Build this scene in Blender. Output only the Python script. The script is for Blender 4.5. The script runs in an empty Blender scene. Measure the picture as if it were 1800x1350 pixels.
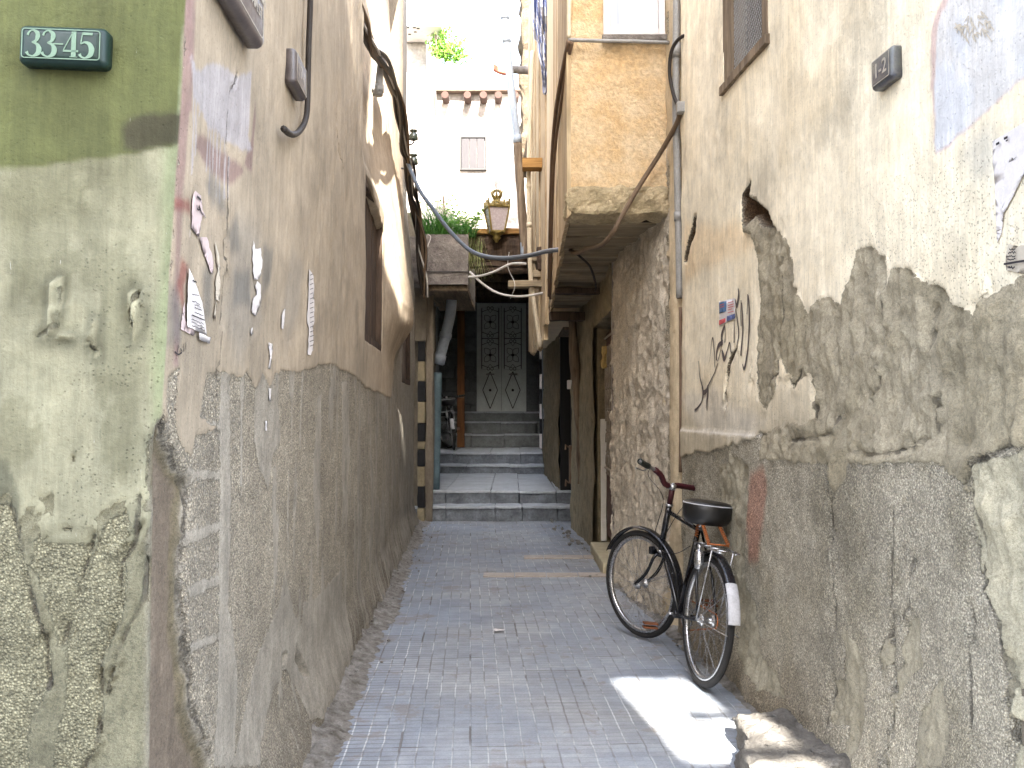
import bpy, bmesh, math, random
import numpy as np
from mathutils import Vector, Matrix, Quaternion
random.seed(7)
D = bpy.data
COL = bpy.context.scene.collection
R = math.radians

# ------------------------------------------------------------------ camera numbers
F = 1600.0; EYE = 1.43; PITCH = math.atan(50/1600)
CP, SP = math.cos(PITCH), math.sin(PITCH)
def ray(px, py):
    dx = (px-900)/F; up = (675-py)/F
    return Vector((dx, CP-up*SP, SP+up*CP))
def atY(px, py, Y):
    d = ray(px, py); t = Y/d.y
    return Vector((d.x*t, Y, EYE+d.z*t))
def atZ(px, py, Z):
    d = ray(px, py); t = (Z-EYE)/d.z
    return Vector((d.x*t, d.y*t, Z))
def ss(a, b, x):
    t = np.clip((x-a)/(b-a), 0, 1); return t*t*(3-2*t)
def lin(c):
    c = c/255.0
    return c/12.92 if c <= .04045 else ((c+.055)/1.055)**2.4
def rgb(r, g, b): return (lin(r), lin(g), lin(b))

# ------------------------------------------------------------------ noise for meshes
def _h(ix, iy, s): 
    v = np.sin(ix*127.1+iy*311.7+s*74.7)*43758.5453
    return v-np.floor(v)
def vn(x, y, s=0):
    ix, iy = np.floor(x), np.floor(y); fx, fy = x-ix, y-iy
    fx = fx*fx*(3-2*fx); fy = fy*fy*(3-2*fy)
    return (_h(ix,iy,s)*(1-fx)+_h(ix+1,iy,s)*fx)*(1-fy)+(_h(ix,iy+1,s)*(1-fx)+_h(ix+1,iy+1,s)*fx)*fy
def fbm(x, y, s=0, o=4):
    a = 0; w = .5; t = 0
    for i in range(o):
        a = a+w*vn(x, y, s+i*3.1); t += w; x = x*2.03+7.1; y = y*2.03+3.3; w *= .55
    return a/t
def sdf(P, x, y):
    """signed distance to a closed polygon, positive inside"""
    d = np.full(x.shape, 1e9); ins = np.zeros(x.shape, bool); n = len(P)
    for i in range(n):
        ax, ay = P[i]; bx, by = P[(i+1) % n]
        ex, ey = bx-ax, by-ay; L = ex*ex+ey*ey+1e-12
        t = np.clip(((x-ax)*ex+(y-ay)*ey)/L, 0, 1)
        d = np.minimum(d, (x-ax-t*ex)**2+(y-ay-t*ey)**2)
        c = ((ay > y) != (by > y))
        if abs(ey) > 1e-12: ins ^= c & (x < ex*(y-ay)/ey+ax)
    d = np.sqrt(d)
    return np.where(ins, d, -d)
def pdist(P, x, y):
    d = np.full(x.shape, 1e9)
    for i in range(len(P)-1):
        ax, ay = P[i]; bx, by = P[i+1]
        ex, ey = bx-ax, by-ay; L = ex*ex+ey*ey+1e-12
        t = np.clip(((x-ax)*ex+(y-ay)*ey)/L, 0, 1)
        d = np.minimum(d, (x-ax-t*ex)**2+(y-ay-t*ey)**2)
    return np.sqrt(d)

# ------------------------------------------------------------------ objects
LOCAL = set()
def tag(o, label=None, cat=None, group=None, kind=None):
    if label: o['label'] = label
    if cat: o['category'] = cat
    if group: o['group'] = group
    if kind: o['kind'] = kind
    return o
def empty(name, loc, label, cat, group=None, rot=(0,0,0)):
    o = D.objects.new(name, None); COL.objects.link(o); o.location = loc; o.rotation_euler = rot
    o.empty_display_size = .1
    return tag(o, label, cat, group)
def link(name, me, mat, parent=None, smooth=False):
    o = D.objects.new(name, me); COL.objects.link(o)
    if mat and not me.materials: me.materials.append(mat)
    if smooth: me.polygons.foreach_set('use_smooth', [True]*len(me.polygons))
    if parent:
        o.parent = parent
        if parent.type == 'EMPTY' and parent.name not in LOCAL:
            o.matrix_parent_inverse = parent.matrix_basis.inverted()
    return o
def copy_tree(o, parent=None):
    c = o.copy(); COL.objects.link(c)
    if parent: c.parent = parent
    for ch in list(o.children): copy_tree(ch, c)
    return c

class MB:
    def __init__(s): s.v = []; s.f = []
    def add(s, v, f):
        b = len(s.v); s.v += [tuple(p) for p in v]; s.f += [tuple(i+b for i in q) for q in f]; return s
    def box(s, c, d, M=None):
        hx, hy, hz = d[0]/2, d[1]/2, d[2]/2
        v = [Vector((x*hx, y*hy, z*hz)) for x in (-1,1) for y in (-1,1) for z in (-1,1)]
        if M is not None: v = [M @ p for p in v]
        v = [p+Vector(c) for p in v]
        return s.add(v, [(0,1,3,2),(4,6,7,5),(0,4,5,1),(2,3,7,6),(0,2,6,4),(1,5,7,3)])
    def bx(s, a, b):
        return s.box([(a[i]+b[i])/2 for i in range(3)], [abs(b[i]-a[i]) for i in range(3)])
    def hexa(s, lo, hi):
        """prism from bottom quad lo and top quad hi (4 points each, same order)"""
        v = list(lo)+list(hi)
        return s.add(v, [(0,3,2,1),(4,5,6,7)]+[(i,(i+1)%4,(i+1)%4+4,i+4) for i in range(4)])
    def tube(s, P, r, n=8, cap=True, ry=None):
        P = [Vector(p) for p in P]; m = len(P)
        rr = r if isinstance(r, (list, tuple)) else [r]*m
        T = []
        for i in range(m):
            t = P[min(i+1,m-1)]-P[max(i-1,0)]
            T.append(t.normalized() if t.length > 1e-9 else Vector((0,0,1)))
        u = T[0].orthogonal().normalized(); V = []
        for i in range(m):
            u = (u-T[i]*u.dot(T[i]))
            u = u.normalized() if u.length > 1e-6 else T[i].orthogonal().normalized()
            w = T[i].cross(u)
            for k in range(n):
                a = 2*math.pi*k/n
                V.append(P[i]+(u*math.cos(a)+w*math.sin(a))*rr[i])
        Fc = []
        for i in range(m-1):
            for k in range(n):
                a = i*n+k; b = i*n+(k+1) % n; Fc.append((a,b,b+n,a+n))
        if cap: Fc += [tuple(reversed(range(n))), tuple(range((m-1)*n, m*n))]
        return s.add(V, Fc)
    def lathe(s, prof, n=24, M=None):
        V = []
        for (r, z) in prof:
            for k in range(n):
                a = 2*math.pi*k/n; p = Vector((r*math.cos(a), r*math.sin(a), z)); V.append(M @ p if M else p)
        Fc = []
        for i in range(len(prof)-1):
            for k in range(n):
                a = i*n+k; b = i*n+(k+1)%n; Fc.append((a,b,b+n,a+n))
        Fc += [tuple(reversed(range(n))), tuple(range((len(prof)-1)*n, len(prof)*n))]
        return s.add(V, Fc)
    def torus(s, Rr, r, n=64, m=10, ax='y', c=(0,0,0), a0=0, a1=360, prof=None):
        full = abs(a1-a0-360) < 1e-6
        V = []; N = n if full else n+1
        pr = prof or [(r*math.cos(2*math.pi*j/m), r*math.sin(2*math.pi*j/m)) for j in range(m)]
        m = len(pr)
        for i in range(N):
            a = R(a0+(a1-a0)*i/n)
            for (pa, pb) in pr:
                q = Rr+pa; x = q*math.cos(a); z = q*math.sin(a)
                V.append(Vector((x, pb, z))+Vector(c) if ax == 'y' else Vector((x, z, pb))+Vector(c))
        Fc = []
        for i in range(N if full else N-1):
            for j in range(m):
                Fc.append((i*m+j, i*m+(j+1)%m, ((i+1)%N)*m+(j+1)%m, ((i+1)%N)*m+j))
        if not full: Fc += [tuple(range(m)), tuple(reversed(range((N-1)*m, N*m)))]
        return s.add(V, Fc)
    def build(s, name, mat, parent=None, smooth=False, bevel=0, seg=2, sub=0, noise=0, nscale=6, seed=0):
        me = D.meshes.new(name); me.from_pydata(s.v, [], s.f)
        bm = bmesh.new(); bm.from_mesh(me)
        bmesh.ops.recalc_face_normals(bm, faces=bm.faces)
        if bevel:
            bmesh.ops.bevel(bm, geom=[e for e in bm.edges if e.is_manifold and e.calc_face_angle(0) > .4], offset=bevel, segments=seg, affect='EDGES', profile=.6)
        if sub:
            for _ in range(sub):
                L = sorted((e.calc_length() for e in bm.edges)); lim = L[-1]*.55
                bmesh.ops.subdivide_edges(bm, edges=[e for e in bm.edges if e.calc_length() > lim], cuts=1, use_grid_fill=True)
        if noise:
            bm.normal_update()
            from mathutils import noise as mn
            for v in bm.verts:
                k = mn.fractal(v.co*nscale+Vector((seed,seed*2.3,0)), .8, 2.0, 4)
                v.co += v.normal*noise*k
        bm.to_mesh(me); bm.free()
        return link(name, me, mat, parent, smooth)

def smooth_path(P, k=6):
    P = [Vector(p) for p in P]; Q = [P[0]]+P+[P[-1]]; out = []
    for i in range(1, len(Q)-2):
        a, b, c, d = Q[i-1], Q[i], Q[i+1], Q[i+2]
        for j in range(k):
            t = j/k
            out.append(.5*((2*b)+(-a+c)*t+(2*a-5*b+4*c-d)*t*t+(-a+3*b-3*c+d)*t**3))
    out.append(P[-1]); return out

# ------------------------------------------------------------------ material nodes
class NT:
    def __init__(s, name):
        s.m = D.materials.new(name); s.m.use_nodes = True; s.t = s.m.node_tree; s.t.nodes.clear()
        s.out = s.t.nodes.new('ShaderNodeOutputMaterial'); s.b = s.t.nodes.new('ShaderNodeBsdfPrincipled')
        s.t.links.new(s.b.outputs[0], s.out.inputs[0])
        s.b.inputs['Specular IOR Level'].default_value = .3
    def n(s, ty, **k):
        x = s.t.nodes.new(ty)
        for a, b in k.items(): setattr(x, a, b)
        return x
    def set(s, sock, v):
        if isinstance(v, bpy.types.NodeSocket): s.t.links.new(v, sock)
        elif v is not None:
            if isinstance(v, (tuple, list)) and len(v) == 3 and sock.type == 'RGBA': v = (*v, 1)
            sock.default_value = v
    def math(s, op, a, b=None, c=None, clamp=False):
        x = s.n('ShaderNodeMath', operation=op, use_clamp=clamp)
        for i, v in enumerate((a, b, c)):
            if v is not None: s.set(x.inputs[i], v)
        return x.outputs[0]
    def step(s, v, a, b, o0=0., o1=1.):
        x = s.n('ShaderNodeMapRange', interpolation_type='SMOOTHSTEP'); 
        s.set(x.inputs[0], v); s.set(x.inputs[1], a); s.set(x.inputs[2], b); s.set(x.inputs[3], o0); s.set(x.inputs[4], o1)
        return x.outputs[0]
    def rng(s, v, a, b, o0=0., o1=1.):
        x = s.n('ShaderNodeMapRange'); s.set(x.inputs[0], v); s.set(x.inputs[1], a); s.set(x.inputs[2], b); s.set(x.inputs[3], o0); s.set(x.inputs[4], o1)
        return x.outputs[0]
    def mix(s, f, a, b, mode='MIX'):
        x = s.n('ShaderNodeMix', data_type='RGBA', blend_type=mode)
        s.set(x.inputs[0], f); s.set(x.inputs[6], a); s.set(x.inputs[7], b); return x.outputs[2]
    def att(s, name, col=False):
        x = s.n('ShaderNodeAttribute', attribute_name=name); return x.outputs[0] if col else x.outputs[2]
    def co(s, scale=(1,1,1), rot=(0,0,0)):
        g = s.n('ShaderNodeNewGeometry'); m = s.n('ShaderNodeMapping'); s.t.links.new(g.outputs['Position'], m.inputs[0])
        m.inputs['Scale'].default_value = scale; m.inputs['Rotation'].default_value = rot; return m.outputs[0]
    def obco(s, scale=(1,1,1)):
        g = s.n('ShaderNodeTexCoord'); m = s.n('ShaderNodeMapping'); s.t.links.new(g.outputs['Object'], m.inputs[0])
        m.inputs['Scale'].default_value = scale; return m.outputs[0]
    def noise(s, v, sc, det=4, ro=.6, dist=0):
        x = s.n('ShaderNodeTexNoise'); s.set(x.inputs['Vector'], v); x.inputs['Scale'].default_value = sc
        x.inputs['Detail'].default_value = det; x.inputs['Roughness'].default_value = ro; x.inputs['Distortion'].default_value = dist
        return x.outputs[0]
    def voro(s, v, sc, feature='F1', out=0):
        x = s.n('ShaderNodeTexVoronoi', feature=feature); s.set(x.inputs['Vector'], v); x.inputs['Scale'].default_value = sc
        return x.outputs[out]
    def bump(s, h, st=.5, dist=.01, nrm=None):
        x = s.n('ShaderNodeBump'); x.inputs['Strength'].default_value = st; x.inputs['Distance'].default_value = dist
        s.set(x.inputs['Height'], h)
        if nrm: s.t.links.new(nrm, x.inputs['Normal'])
        return x.outputs[0]
    def done(s, col=None, rough=None, nrm=None, metal=None):
        if col is not None: s.set(s.b.inputs['Base Color'], col)
        if rough is not None: s.set(s.b.inputs['Roughness'], rough)
        if nrm is not None: s.set(s.b.inputs['Normal'], nrm)
        if metal is not None: s.set(s.b.inputs['Metallic'], metal)
        return s.m

def simple(name, c, rough=.8, var=.35, sc=12, bump=.3, bd=.004, metal=0, c2=None, st=(1,1,1), spec=.3, obj=False):
    n = NT(name); v = n.obco(st) if obj else n.co(st)
    a = n.noise(v, sc, 6, .65); b = n.noise(v, sc*7, 4, .7)
    k = n.rng(a, .3, .7, 0, 1); k2 = n.rng(b, .25, .75, 1-var*.6, 1+var*.6)
    c2 = c2 or tuple(x*(1-var) for x in c); 
    col = n.mix(k, c, c2); m = n.n('ShaderNodeVectorMath', operation='SCALE'); n.set(m.inputs[0], col); n.set(m.inputs[3], k2)
    h = n.math('ADD', n.math('MULTIPLY', a, .5), b)
    n.b.inputs['Specular IOR Level'].default_value = spec
    return n.done(m.outputs[0], n.rng(b, .3, .7, max(0.05,rough-.1), min(1,rough+.1)), n.bump(h, bump, bd), metal)

def wood(name, c, c2, sc=1., axis=2, rough=.85, bump=.5):
    n = NT(name); st = [14*sc]*3; st[axis] = 1.2*sc
    v = n.co(tuple(st)); a = n.noise(v, 1.0, 6, .7, .4); st2 = [60*sc]*3; st2[axis] = 2.5*sc
    b = n.noise(n.co(tuple(st2)), 1.0, 4, .7); g = n.noise(n.co(), 2.5, 4, .6)
    col = n.mix(n.rng(a, .35, .65), c, c2)
    m = n.n('ShaderNodeVectorMath', operation='SCALE'); n.set(m.inputs[0], col)
    n.set(m.inputs[3], n.math('MULTIPLY', n.rng(b, .3, .7, .7, 1.15), n.rng(g, .3, .7, .75, 1.1)))
    return n.done(m.outputs[0], rough, n.bump(n.math('ADD', a, b), bump, .006))
# ------------------------------------------------------------------ weathered plaster: three coats over each other
def plaster(name):
    n = NT(name); v = n.co()
    m1, m2, ck, gr = n.att('m1'), n.att('m2'), n.att('crack'), n.att('grit')
    nf = n.math('MULTIPLY', n.math('SUBTRACT', n.noise(v, 45, 4, .75), .5), .03)
    M1 = n.step(n.math('ADD', m1, nf), 0, .004); M2 = n.step(n.math('ADD', m2, nf), 0, .003)
    vx = n.n('ShaderNodeTexVoronoi'); n.set(vx.inputs['Vector'], v); vx.inputs['Scale'].default_value = 150; peb, pebc = vx.outputs[0], vx.outputs[1]; peb2 = n.noise(v, 130, 3, .8)
    sand = n.noise(v, 260, 2, .8); mid = n.noise(v, 9, 5, .72); big = n.noise(v, 2.2, 3, .6)
    st = n.noise(n.co((16,16,1.3)), 1.0, 4, .75, .3); st2 = n.noise(n.co((70,70,4)), 1.0, 3, .8)
    sp = n.n('ShaderNodeSeparateColor'); n.set(sp.inputs[0], pebc)
    # coat 0: coarse pebbled cement
    grain = n.noise(v, 85, 4, .85); crev = n.rng(peb, .08, .62, 1.22, .60)  # crevices darkened in colour to stand in for shade between pebbles
    k0 = n.math('MULTIPLY', n.rng(peb2, .3, .7, .6, 1.4), n.math('MULTIPLY', crev, n.rng(sp.outputs[0], 0, 1, .72, 1.4)))
    k0 = n.math('MULTIPLY', k0, n.math('MULTIPLY', n.rng(mid, .3, .7, .80, 1.22), n.rng(big, .35, .65, .9, 1.12)))
    def sc(col, k):
        x = n.n('ShaderNodeVectorMath', operation='SCALE'); n.set(x.inputs[0], col); n.set(x.inputs[3], k); return x.outputs[0]
    L0 = sc(n.att('c0', True), k0)
    k1 = n.math('MULTIPLY', n.math('MULTIPLY', n.rng(sand, .3, .7, .8, 1.2), n.rng(grain, .32, .68, .66, 1.3)), n.math('MULTIPLY', n.rng(mid, .3, .7, .74, 1.22), n.rng(st, .3, .7, .84, 1.15)))
    L1 = sc(n.att('c1', True), k1)
    k2 = n.math('MULTIPLY', n.math('MULTIPLY', n.rng(st, .3, .7, .88, 1.10), n.math('MULTIPLY', n.rng(grain, .3, .7, .90, 1.08), n.rng(st2, .3, .7, .88, 1.10))), n.math('MULTIPLY', n.rng(mid, .3, .7, .84, 1.13), n.rng(big, .3, .7, .86, 1.1)))
    L2 = sc(n.att('c2', True), k2)
    # chips and scratches running down the top coat
    ch = n.noise(n.co((42,42,9)), 1.0, 5, .75)
    L2 = n.mix(n.math('MULTIPLY', n.step(ch, .665, .70), .55), L2, sc(L2, .55))
    L2 = n.mix(n.math('MULTIPLY', n.step(n.noise(n.co((55,55,8)), 1.3, 4, .7), .70, .73), .4), L2, (.62,.6,.58))
    g = n.math('MULTIPLY', n.step(sp.outputs[1], n.math('SUBTRACT', .98, n.math('MULTIPLY', gr, .42)), 1.0), n.step(peb, .30, .48, 1, 0)); g = n.math('MULTIPLY', g, n.math('POWER', gr, .4))
    L2 = n.mix(g, L2, sc(L2, .52)); L1 = n.mix(n.math('MULTIPLY', n.step(grain, .58, .68), .6), L1, sc(L1, .5))  # grit specks and pits, darkened partly in place of cavity shade
    col = n.mix(M1, L0, L1); col = n.mix(M2, col, L2)
    CK = n.step(n.math('ADD', ck, n.math('MULTIPLY', nf, .5)), .002, .008, 1, 0)
    CK = n.math('MULTIPLY', CK, n.rng(n.noise(v, 6, 3), .35, .6, .25, 1))
    col = n.mix(n.math('MULTIPLY', CK, .8), col, (.06,.052,.042))
    # scattered mould and dirt
    dirt = n.step(n.math('ADD', n.noise(v, 1.7, 5, .75), n.math('MULTIPLY', mid, .3)), .64, .84)
    col = n.mix(n.math('MULTIPLY', dirt, .55), col, sc(col, .5))
    h0 = n.math('ADD', n.math('MULTIPLY', peb2, .0045), n.math('MULTIPLY', peb, -.12 ))
    h0 = n.math('ADD', n.math('MULTIPLY', peb2, .005), n.math('MULTIPLY', n.rng(peb, 0, .7, 1, 0), .006))
    h1 = n.math('ADD', n.math('MULTIPLY', grain, .009), n.math('MULTIPLY', mid, .014))
    h2 = n.math('ADD', n.math('MULTIPLY', st2, .0007), n.math('ADD', n.math('MULTIPLY', mid, .008), n.math('ADD', n.math('MULTIPLY', grain, .0022), n.math('MULTIPLY', g, -.003))))
    h = n.mix(M1, h0, n.math('ADD', h1, .002)); h = n.mix(M2, h, n.math('ADD', h2, .005))
    h = n.math('SUBTRACT', h, n.math('MULTIPLY', CK, .01))
    return n.done(col, .92, n.bump(h, .9, 1.0))
PLASTER = plaster('weathered_plaster')

class Wall:
    def px(s, x, y):
        """(s,z) where the sight line through a photo pixel meets the wall's plane"""
        d = ray(x, y); lo, hi = .5, 60.
        def g(t): return s.side(d.x*t, d.y*t, EYE+d.z*t)
        for _ in range(50):
            m = (lo+hi)/2
            if g(m) > 0: hi = m
            else: lo = m
        t = hi; return s.param(d.x*t, d.y*t, EYE+d.z*t)
    def P(s, pts): return [s.px(*p) for p in pts]
    def at(s, a, z, off=0.):
        A = np.array([a], float); Z = np.array([z], float); p, n = s.base(A, Z)
        us, vs, G = s.grid; i = min(max(int(np.searchsorted(us, a))-1, 0), len(us)-2); j = min(max(int(np.searchsorted(vs, z))-1, 0), len(vs)-2)
        fu = min(max((a-us[i])/(us[i+1]-us[i]), 0), 1); fv = min(max((z-vs[j])/(vs[j+1]-vs[j]), 0), 1)
        d = (G[j,i]*(1-fu)+G[j,i+1]*fu)*(1-fv)+(G[j+1,i]*(1-fu)+G[j+1,i+1]*fu)*fv
        return Vector(p[0])+Vector(n[0])*(float(d)+off)
    def nrm(s, a, z): return Vector(s.base(np.array([a], float), np.array([z], float))[1][0])
    def pt(s, x, y, off=0.): return s.at(*s.px(x, y), off)
    def mesh(s, name, us, vs, parent):
        U, V = np.meshgrid(us, vs); sh = U.shape; U = U.ravel(); V = V.ravel()
        p, nn = s.base(U, V); f = s.fields(U, V); s.grid = (us, vs, f['d'].reshape(sh)); p = p+nn*f['d'][:, None]
        me = D.meshes.new(name); nu, nv = len(us), len(vs)
        i = np.arange((nu-1)*(nv-1)); r = i//(nu-1); c = i % (nu-1); a = r*nu+c
        Q = np.stack([a, a+1, a+1+nu, a+nu], 1)
        if s.flip: Q = Q[:, ::-1]
        me.vertices.add(len(p)); me.vertices.foreach_set('co', p.astype(np.float32).ravel())
        me.loops.add(Q.size); me.loops.foreach_set('vertex_index', Q.astype(np.int32).ravel())
        me.polygons.add(len(Q)); me.polygons.foreach_set('loop_start', np.arange(0, Q.size, 4, dtype=np.int32))
        me.polygons.foreach_set('loop_total', np.full(len(Q), 4, np.int32)); me.update(); me.validate()
        for k in ('m1', 'm2', 'crack', 'grit'):
            me.attributes.new(k, 'FLOAT', 'POINT').data.foreach_set('value', f[k].astype(np.float32))
        for k in ('c0', 'c1', 'c2'):
            me.attributes.new(k, 'FLOAT_COLOR', 'POINT').data.foreach_set('color', np.concatenate([f[k], np.ones((len(p),1))], 1).astype(np.float32).ravel())
        return link(name, me, PLASTER, parent, True)

def paint(c, m, col):
    m = np.clip(m, 0, 1)[:, None]; return c*(1-m)+np.array(col)[None, :]*m

# ---------------------------------------------------------------- left house: green side face, corner, alley wall
LX, LY = -.83, 2.17
class LeftWall(Wall):
    flip = False
    def lean(s, a, z): return .045*np.maximum(z-1.4, 0)*np.exp(-np.maximum(a, 0)/2.5)
    def side(s, x, y, z):
        x = x-float(s.lean(np.float64(max(y-LY,0)), z))
        if x < LX: return y-(LY+.05*(x-LX))
        return (LX-.0437*(y-LY))-x if y > LY else -1
    def param(s, x, y, z):
        xx = x-float(s.lean(np.float64(max(y-LY,0)), z))
        if xx < LX-1e-4 and y < LY+.03: return (xx-LX, z)
        return (y-LY, z)
    def base(s, a, z):
        g = a < 0; x = np.where(g, LX+a, LX-.0437*a); y = np.where(g, LY+.05*a, LY+a)
        r = .06; k = np.where(np.abs(a) < r, (r-np.abs(a))**2/(2.6*r), 0)
        x = x-k*.7+s.lean(a, z); y = y+k*.7
        # the far half of the wall sags: its plaster swells out low down and falls back higher up
        w = ss(4.0, 6.2, a)*(1-ss(8.0, 8.5, a))
        k1 = ss(5.15,5.45,a); k2 = (1-k1)*ss(3.6,4.3,a)*ss(3.02,3.3,z); w2 = (k1+k2)*(1-ss(6.45,6.95,a))
        x = x+w2*((.040*(a-4.2)+.06*np.maximum(a-5.3,0))*ss(1.9, 2.3, z)-.15*np.maximum(z-2.4, 0))-(1-w2)*ss(5.,6.5,a)*.09*np.maximum(z-2.9, 0)
        t = ss(-r, r, a); nx = t*1.0+(1-t)*.05; ny = t*.0437-(1-t)*1.0
        L = np.sqrt(nx*nx+ny*ny); n = np.stack([nx/L, ny/L, np.zeros_like(nx)], 1)
        return np.stack([x, y, z], 1), n
    def setup(s):
        P = s.P; s.poly = {}
        s.tan = [(-.0,9),(14,9)]+P([(735,700),(722,694),(690,682),(655,655),(612,640),(560,652),(505,654),(497,680),(480,657),(467,683),(450,655),(440,662),(400,656),(372,656),(358,735),(395,752),(350,770),(345,800),(330,790),(312,748),(312,668),(300,662),(297,700),(300,760)])+[(.0,1.42)]
        s.cornr = P([(283,732),(292,742),(303,772),(326,822),(347,850),(336,900),(333,955),(329,1010),(334,1120),(346,1160),(347,1235),(368,1290),(386,1330),(390,1420)])+[(.42,0),(-.12,0)]+P([(262,1350),(262,1100),(258,1000),(268,900),(258,850),(262,780),(276,745)])
        s.tong = [P(q) for q in (
            [(467,660),(480,650),(500,660),(520,727),(523,773),(507,803),(497,863),(480,827),(467,777)],
            [(402,650),(418,650),(424,900),(420,1060),(430,1100),(440,1180),(432,1350),(388,1350),(398,1180),(400,900)],
            [(440,650),(448,650),(446,800),(441,900)],[(536,600),(552,600),(549,690),(544,716),(538,690)],
            [(345,735),(400,742),(400,756),(340,762)],[(338,826),(400,826),(400,846),(338,842)],[(333,938),(400,915),(400,934),(335,955)],[(335,1035),(400,1010),(400,1026),(338,1050)],[(340,1130),(400,1110),(400,1128),(345,1148)],
            [(520,1060),(532,1000),(545,1060),(562,1100),(566,1060),(600,1040),(640,1000),(640,1180),(600,1250),(560,1270),(548,1200),(534,1180),(510,1210),(470,1350),(430,1350),(480,1150)],
            [(590,700),(600,690),(598,850),(590,1010),(582,860)],[(640,670),(650,670),(655,800),(640,950)],[(505,820),(515,820),(516,980),(508,1100)])]
        s.block = P([(300,662),(315,652),(312,748),(296,745)])
        s.holes = [P(q) for q in ([(553,1130),(562,1150),(572,1190),(563,1192),(550,1160)],[(526,1150),(536,1145),(533,1200),(524,1210)])]
        s.crackl = [P(q) for q in ([(425,128),(418,150),(413,210),(409,300),(407,350),(404,450),(401,520),(396,600),(394,660),(390,760)],
            [(286,735),(302,770),(328,826),(346,852)],[(346,852),(334,950),(329,1010),(334,1110),(346,1170),(347,1240),(370,1290),(386,1335)],
            [(626,180),(630,250),(640,300)])]
        # green face
        s.grough = [P(q) for q in (
            [(-60,880),(20,885),(40,960),(58,1030),(80,1120),(88,1210),(52,1270),(50,1360),(-60,1360)],
            [(78,932),(120,930),(165,942),(148,1000),(128,1070),(108,1130),(85,1060),(55,990),(60,950)],
            [(186,915),(243,880),(240,930),(214,985),(212,1050),(196,1115),(178,1155),(174,1230),(172,1300),(150,1360),(95,1360),(118,1200),(132,1100),(165,1000)],
            [(55,640),(88,650),(105,700),(100,712),(60,700)],[(140,660),(230,690),(225,730),(150,720)],[(215,850),(265,760),(262,820),(230,900)])]
        s.gcr = [P(q) for q in ([(20,885),(40,960),(55,1040),(80,1130),(87,1210)],[(165,942),(148,1000),(130,1065),(110,1130)],[(246,870),(240,950),(212,990),(212,1055),(195,1115),(180,1150),(174,1230),(168,1310),(140,1360)],[(262,960),(252,1050),(222,1110),(205,1150),(186,1230)],[(70,590),(100,575),(105,540),(108,505)],[(155,600),(172,622)],[(232,570),(228,540),(244,515)])]
        s.green = P([(-400,-400),(360,-400),(326,100),(308,300)])+P([(306,262),(250,268),(180,278),(90,290),(0,292),(-400,296)])
        s.smudge = P([(222,232),(240,212),(280,203),(330,198),(330,262),(250,268),(222,262)])
        s.pale = P([(190,340),(330,333),(330,742),(262,742),(268,560),(262,440),(190,420)])
        s.lip = P([(290,100),(340,100),(330,740),(268,740),(282,500),(284,330)])
        s.pflake = [P(q) for q in ([(92,500),(108,492),(112,540),(104,585),(75,600),(85,560)],[(80,600),(110,582),(130,582),(145,598),(120,602),(88,602)],[(160,555),(172,565),(165,600),(172,625),(155,600)],[(228,515),(240,505),(247,560),(240,600),(232,560)])]
        s.mauve = [P(q) for q in ([(333,-200),(345,-200),(326,280),(318,400),(312,640),(306,640),(308,300)],[(345,235),(395,262),(440,300),(410,330),(340,262)],[(455,240),(462,180),(455,300),(440,290)],[(333,-200),(350,-200),(335,200),(325,200)])]
        s.paintg = P([(332,95),(345,120),(378,110),(425,132),(455,128),(452,180),(447,240),(455,265),(440,262),(415,248),(405,250),(370,218),(350,190),(335,175)])
        s.drips = [P([(x0,y0),(x0-3,y1)]) for x0, y0, y1 in ((338,170,300),(344,180,268),(352,190,205),(370,205,300),(376,212,340),(383,215,300),(390,225,345),(396,235,355),(404,240,350),(411,245,350),(441,240,262),(446,250,258))]
        s.dark = [P(q) for q in ([(366,325),(378,305),(400,330),(405,380),(380,360)],[(405,400),(425,380),(428,440),(412,450)],[(420,480),(450,470),(455,540),(418,540)],[(300,480),(320,560),(315,600),(300,600)],[(478,430),(500,440),(495,500),(480,520)],[(360,480),(375,470),(375,560),(362,570)])]
        s.red = [P(q) for q in ([(308,340),(332,352),(334,378),(308,368)],[(318,455),(330,470),(322,500),(322,545),(313,500)])]
        s.wear = [P(q) for q in ([(540,440),(560,470),(556,560),(535,600),(520,560)],[(430,380),(470,400),(480,560),(430,640),(400,560)])]
        s.win = P([(634,300),(634,596),(664,610),(672,418),(640,312)])
        s.win = [(6.06-LY,1.92),(7.30-LY,1.92),(7.30-LY,2.90),(6.06-LY,3.02)]
        s.win2 = [(9.5-LY,1.75),(10.75-LY,1.75),(10.75-LY,2.66),(9.5-LY,2.72)]
    def fields(s, a, z):
        N = a.shape; al = a > 0
        n1 = fbm(a*9, z*5, 1, 5)-.5; n2 = fbm(a*30, z*22, 2, 4)-.5; nl = fbm(a*.9, z*.8, 3, 4)-.5; nm = fbm(a*3.1, z*2.4, 4, 4)-.5
        ns = fbm(a*16, z*2.0, 9, 4)-.5
        pert = n1*.07+n2*.02
        tan = sdf(s.tan, a, z)+pert*.45
        cor = sdf(s.cornr, a, z)+pert*.6
        m2a = np.minimum(tan, -cor)
        tg = np.max([sdf(q, a, z) for q in s.tong], 0)+pert*.5
        # streaky run-offs lower on the alley wall
        run = (ns-.13+.05*(a-2))*.25*ss(.6, 1.6, a)-.25*ss(1.25,1.45,z)*0
        m1a = np.maximum(np.maximum(tg, cor), np.minimum(run, .02))
        gr_ = np.max([sdf(q, a, z) for q in s.grough], 0)+pert*.6
        fl = np.max([sdf(q, a, z) for q in s.pflake], 0)+pert*.4
        m1g = np.maximum(-gr_, cor); low = ss(1.35, 1.0, z)
        m2g = np.minimum(np.where(z > 1.12, (z-1.12)*.6+n1*.5, -.05), -cor)
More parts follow.
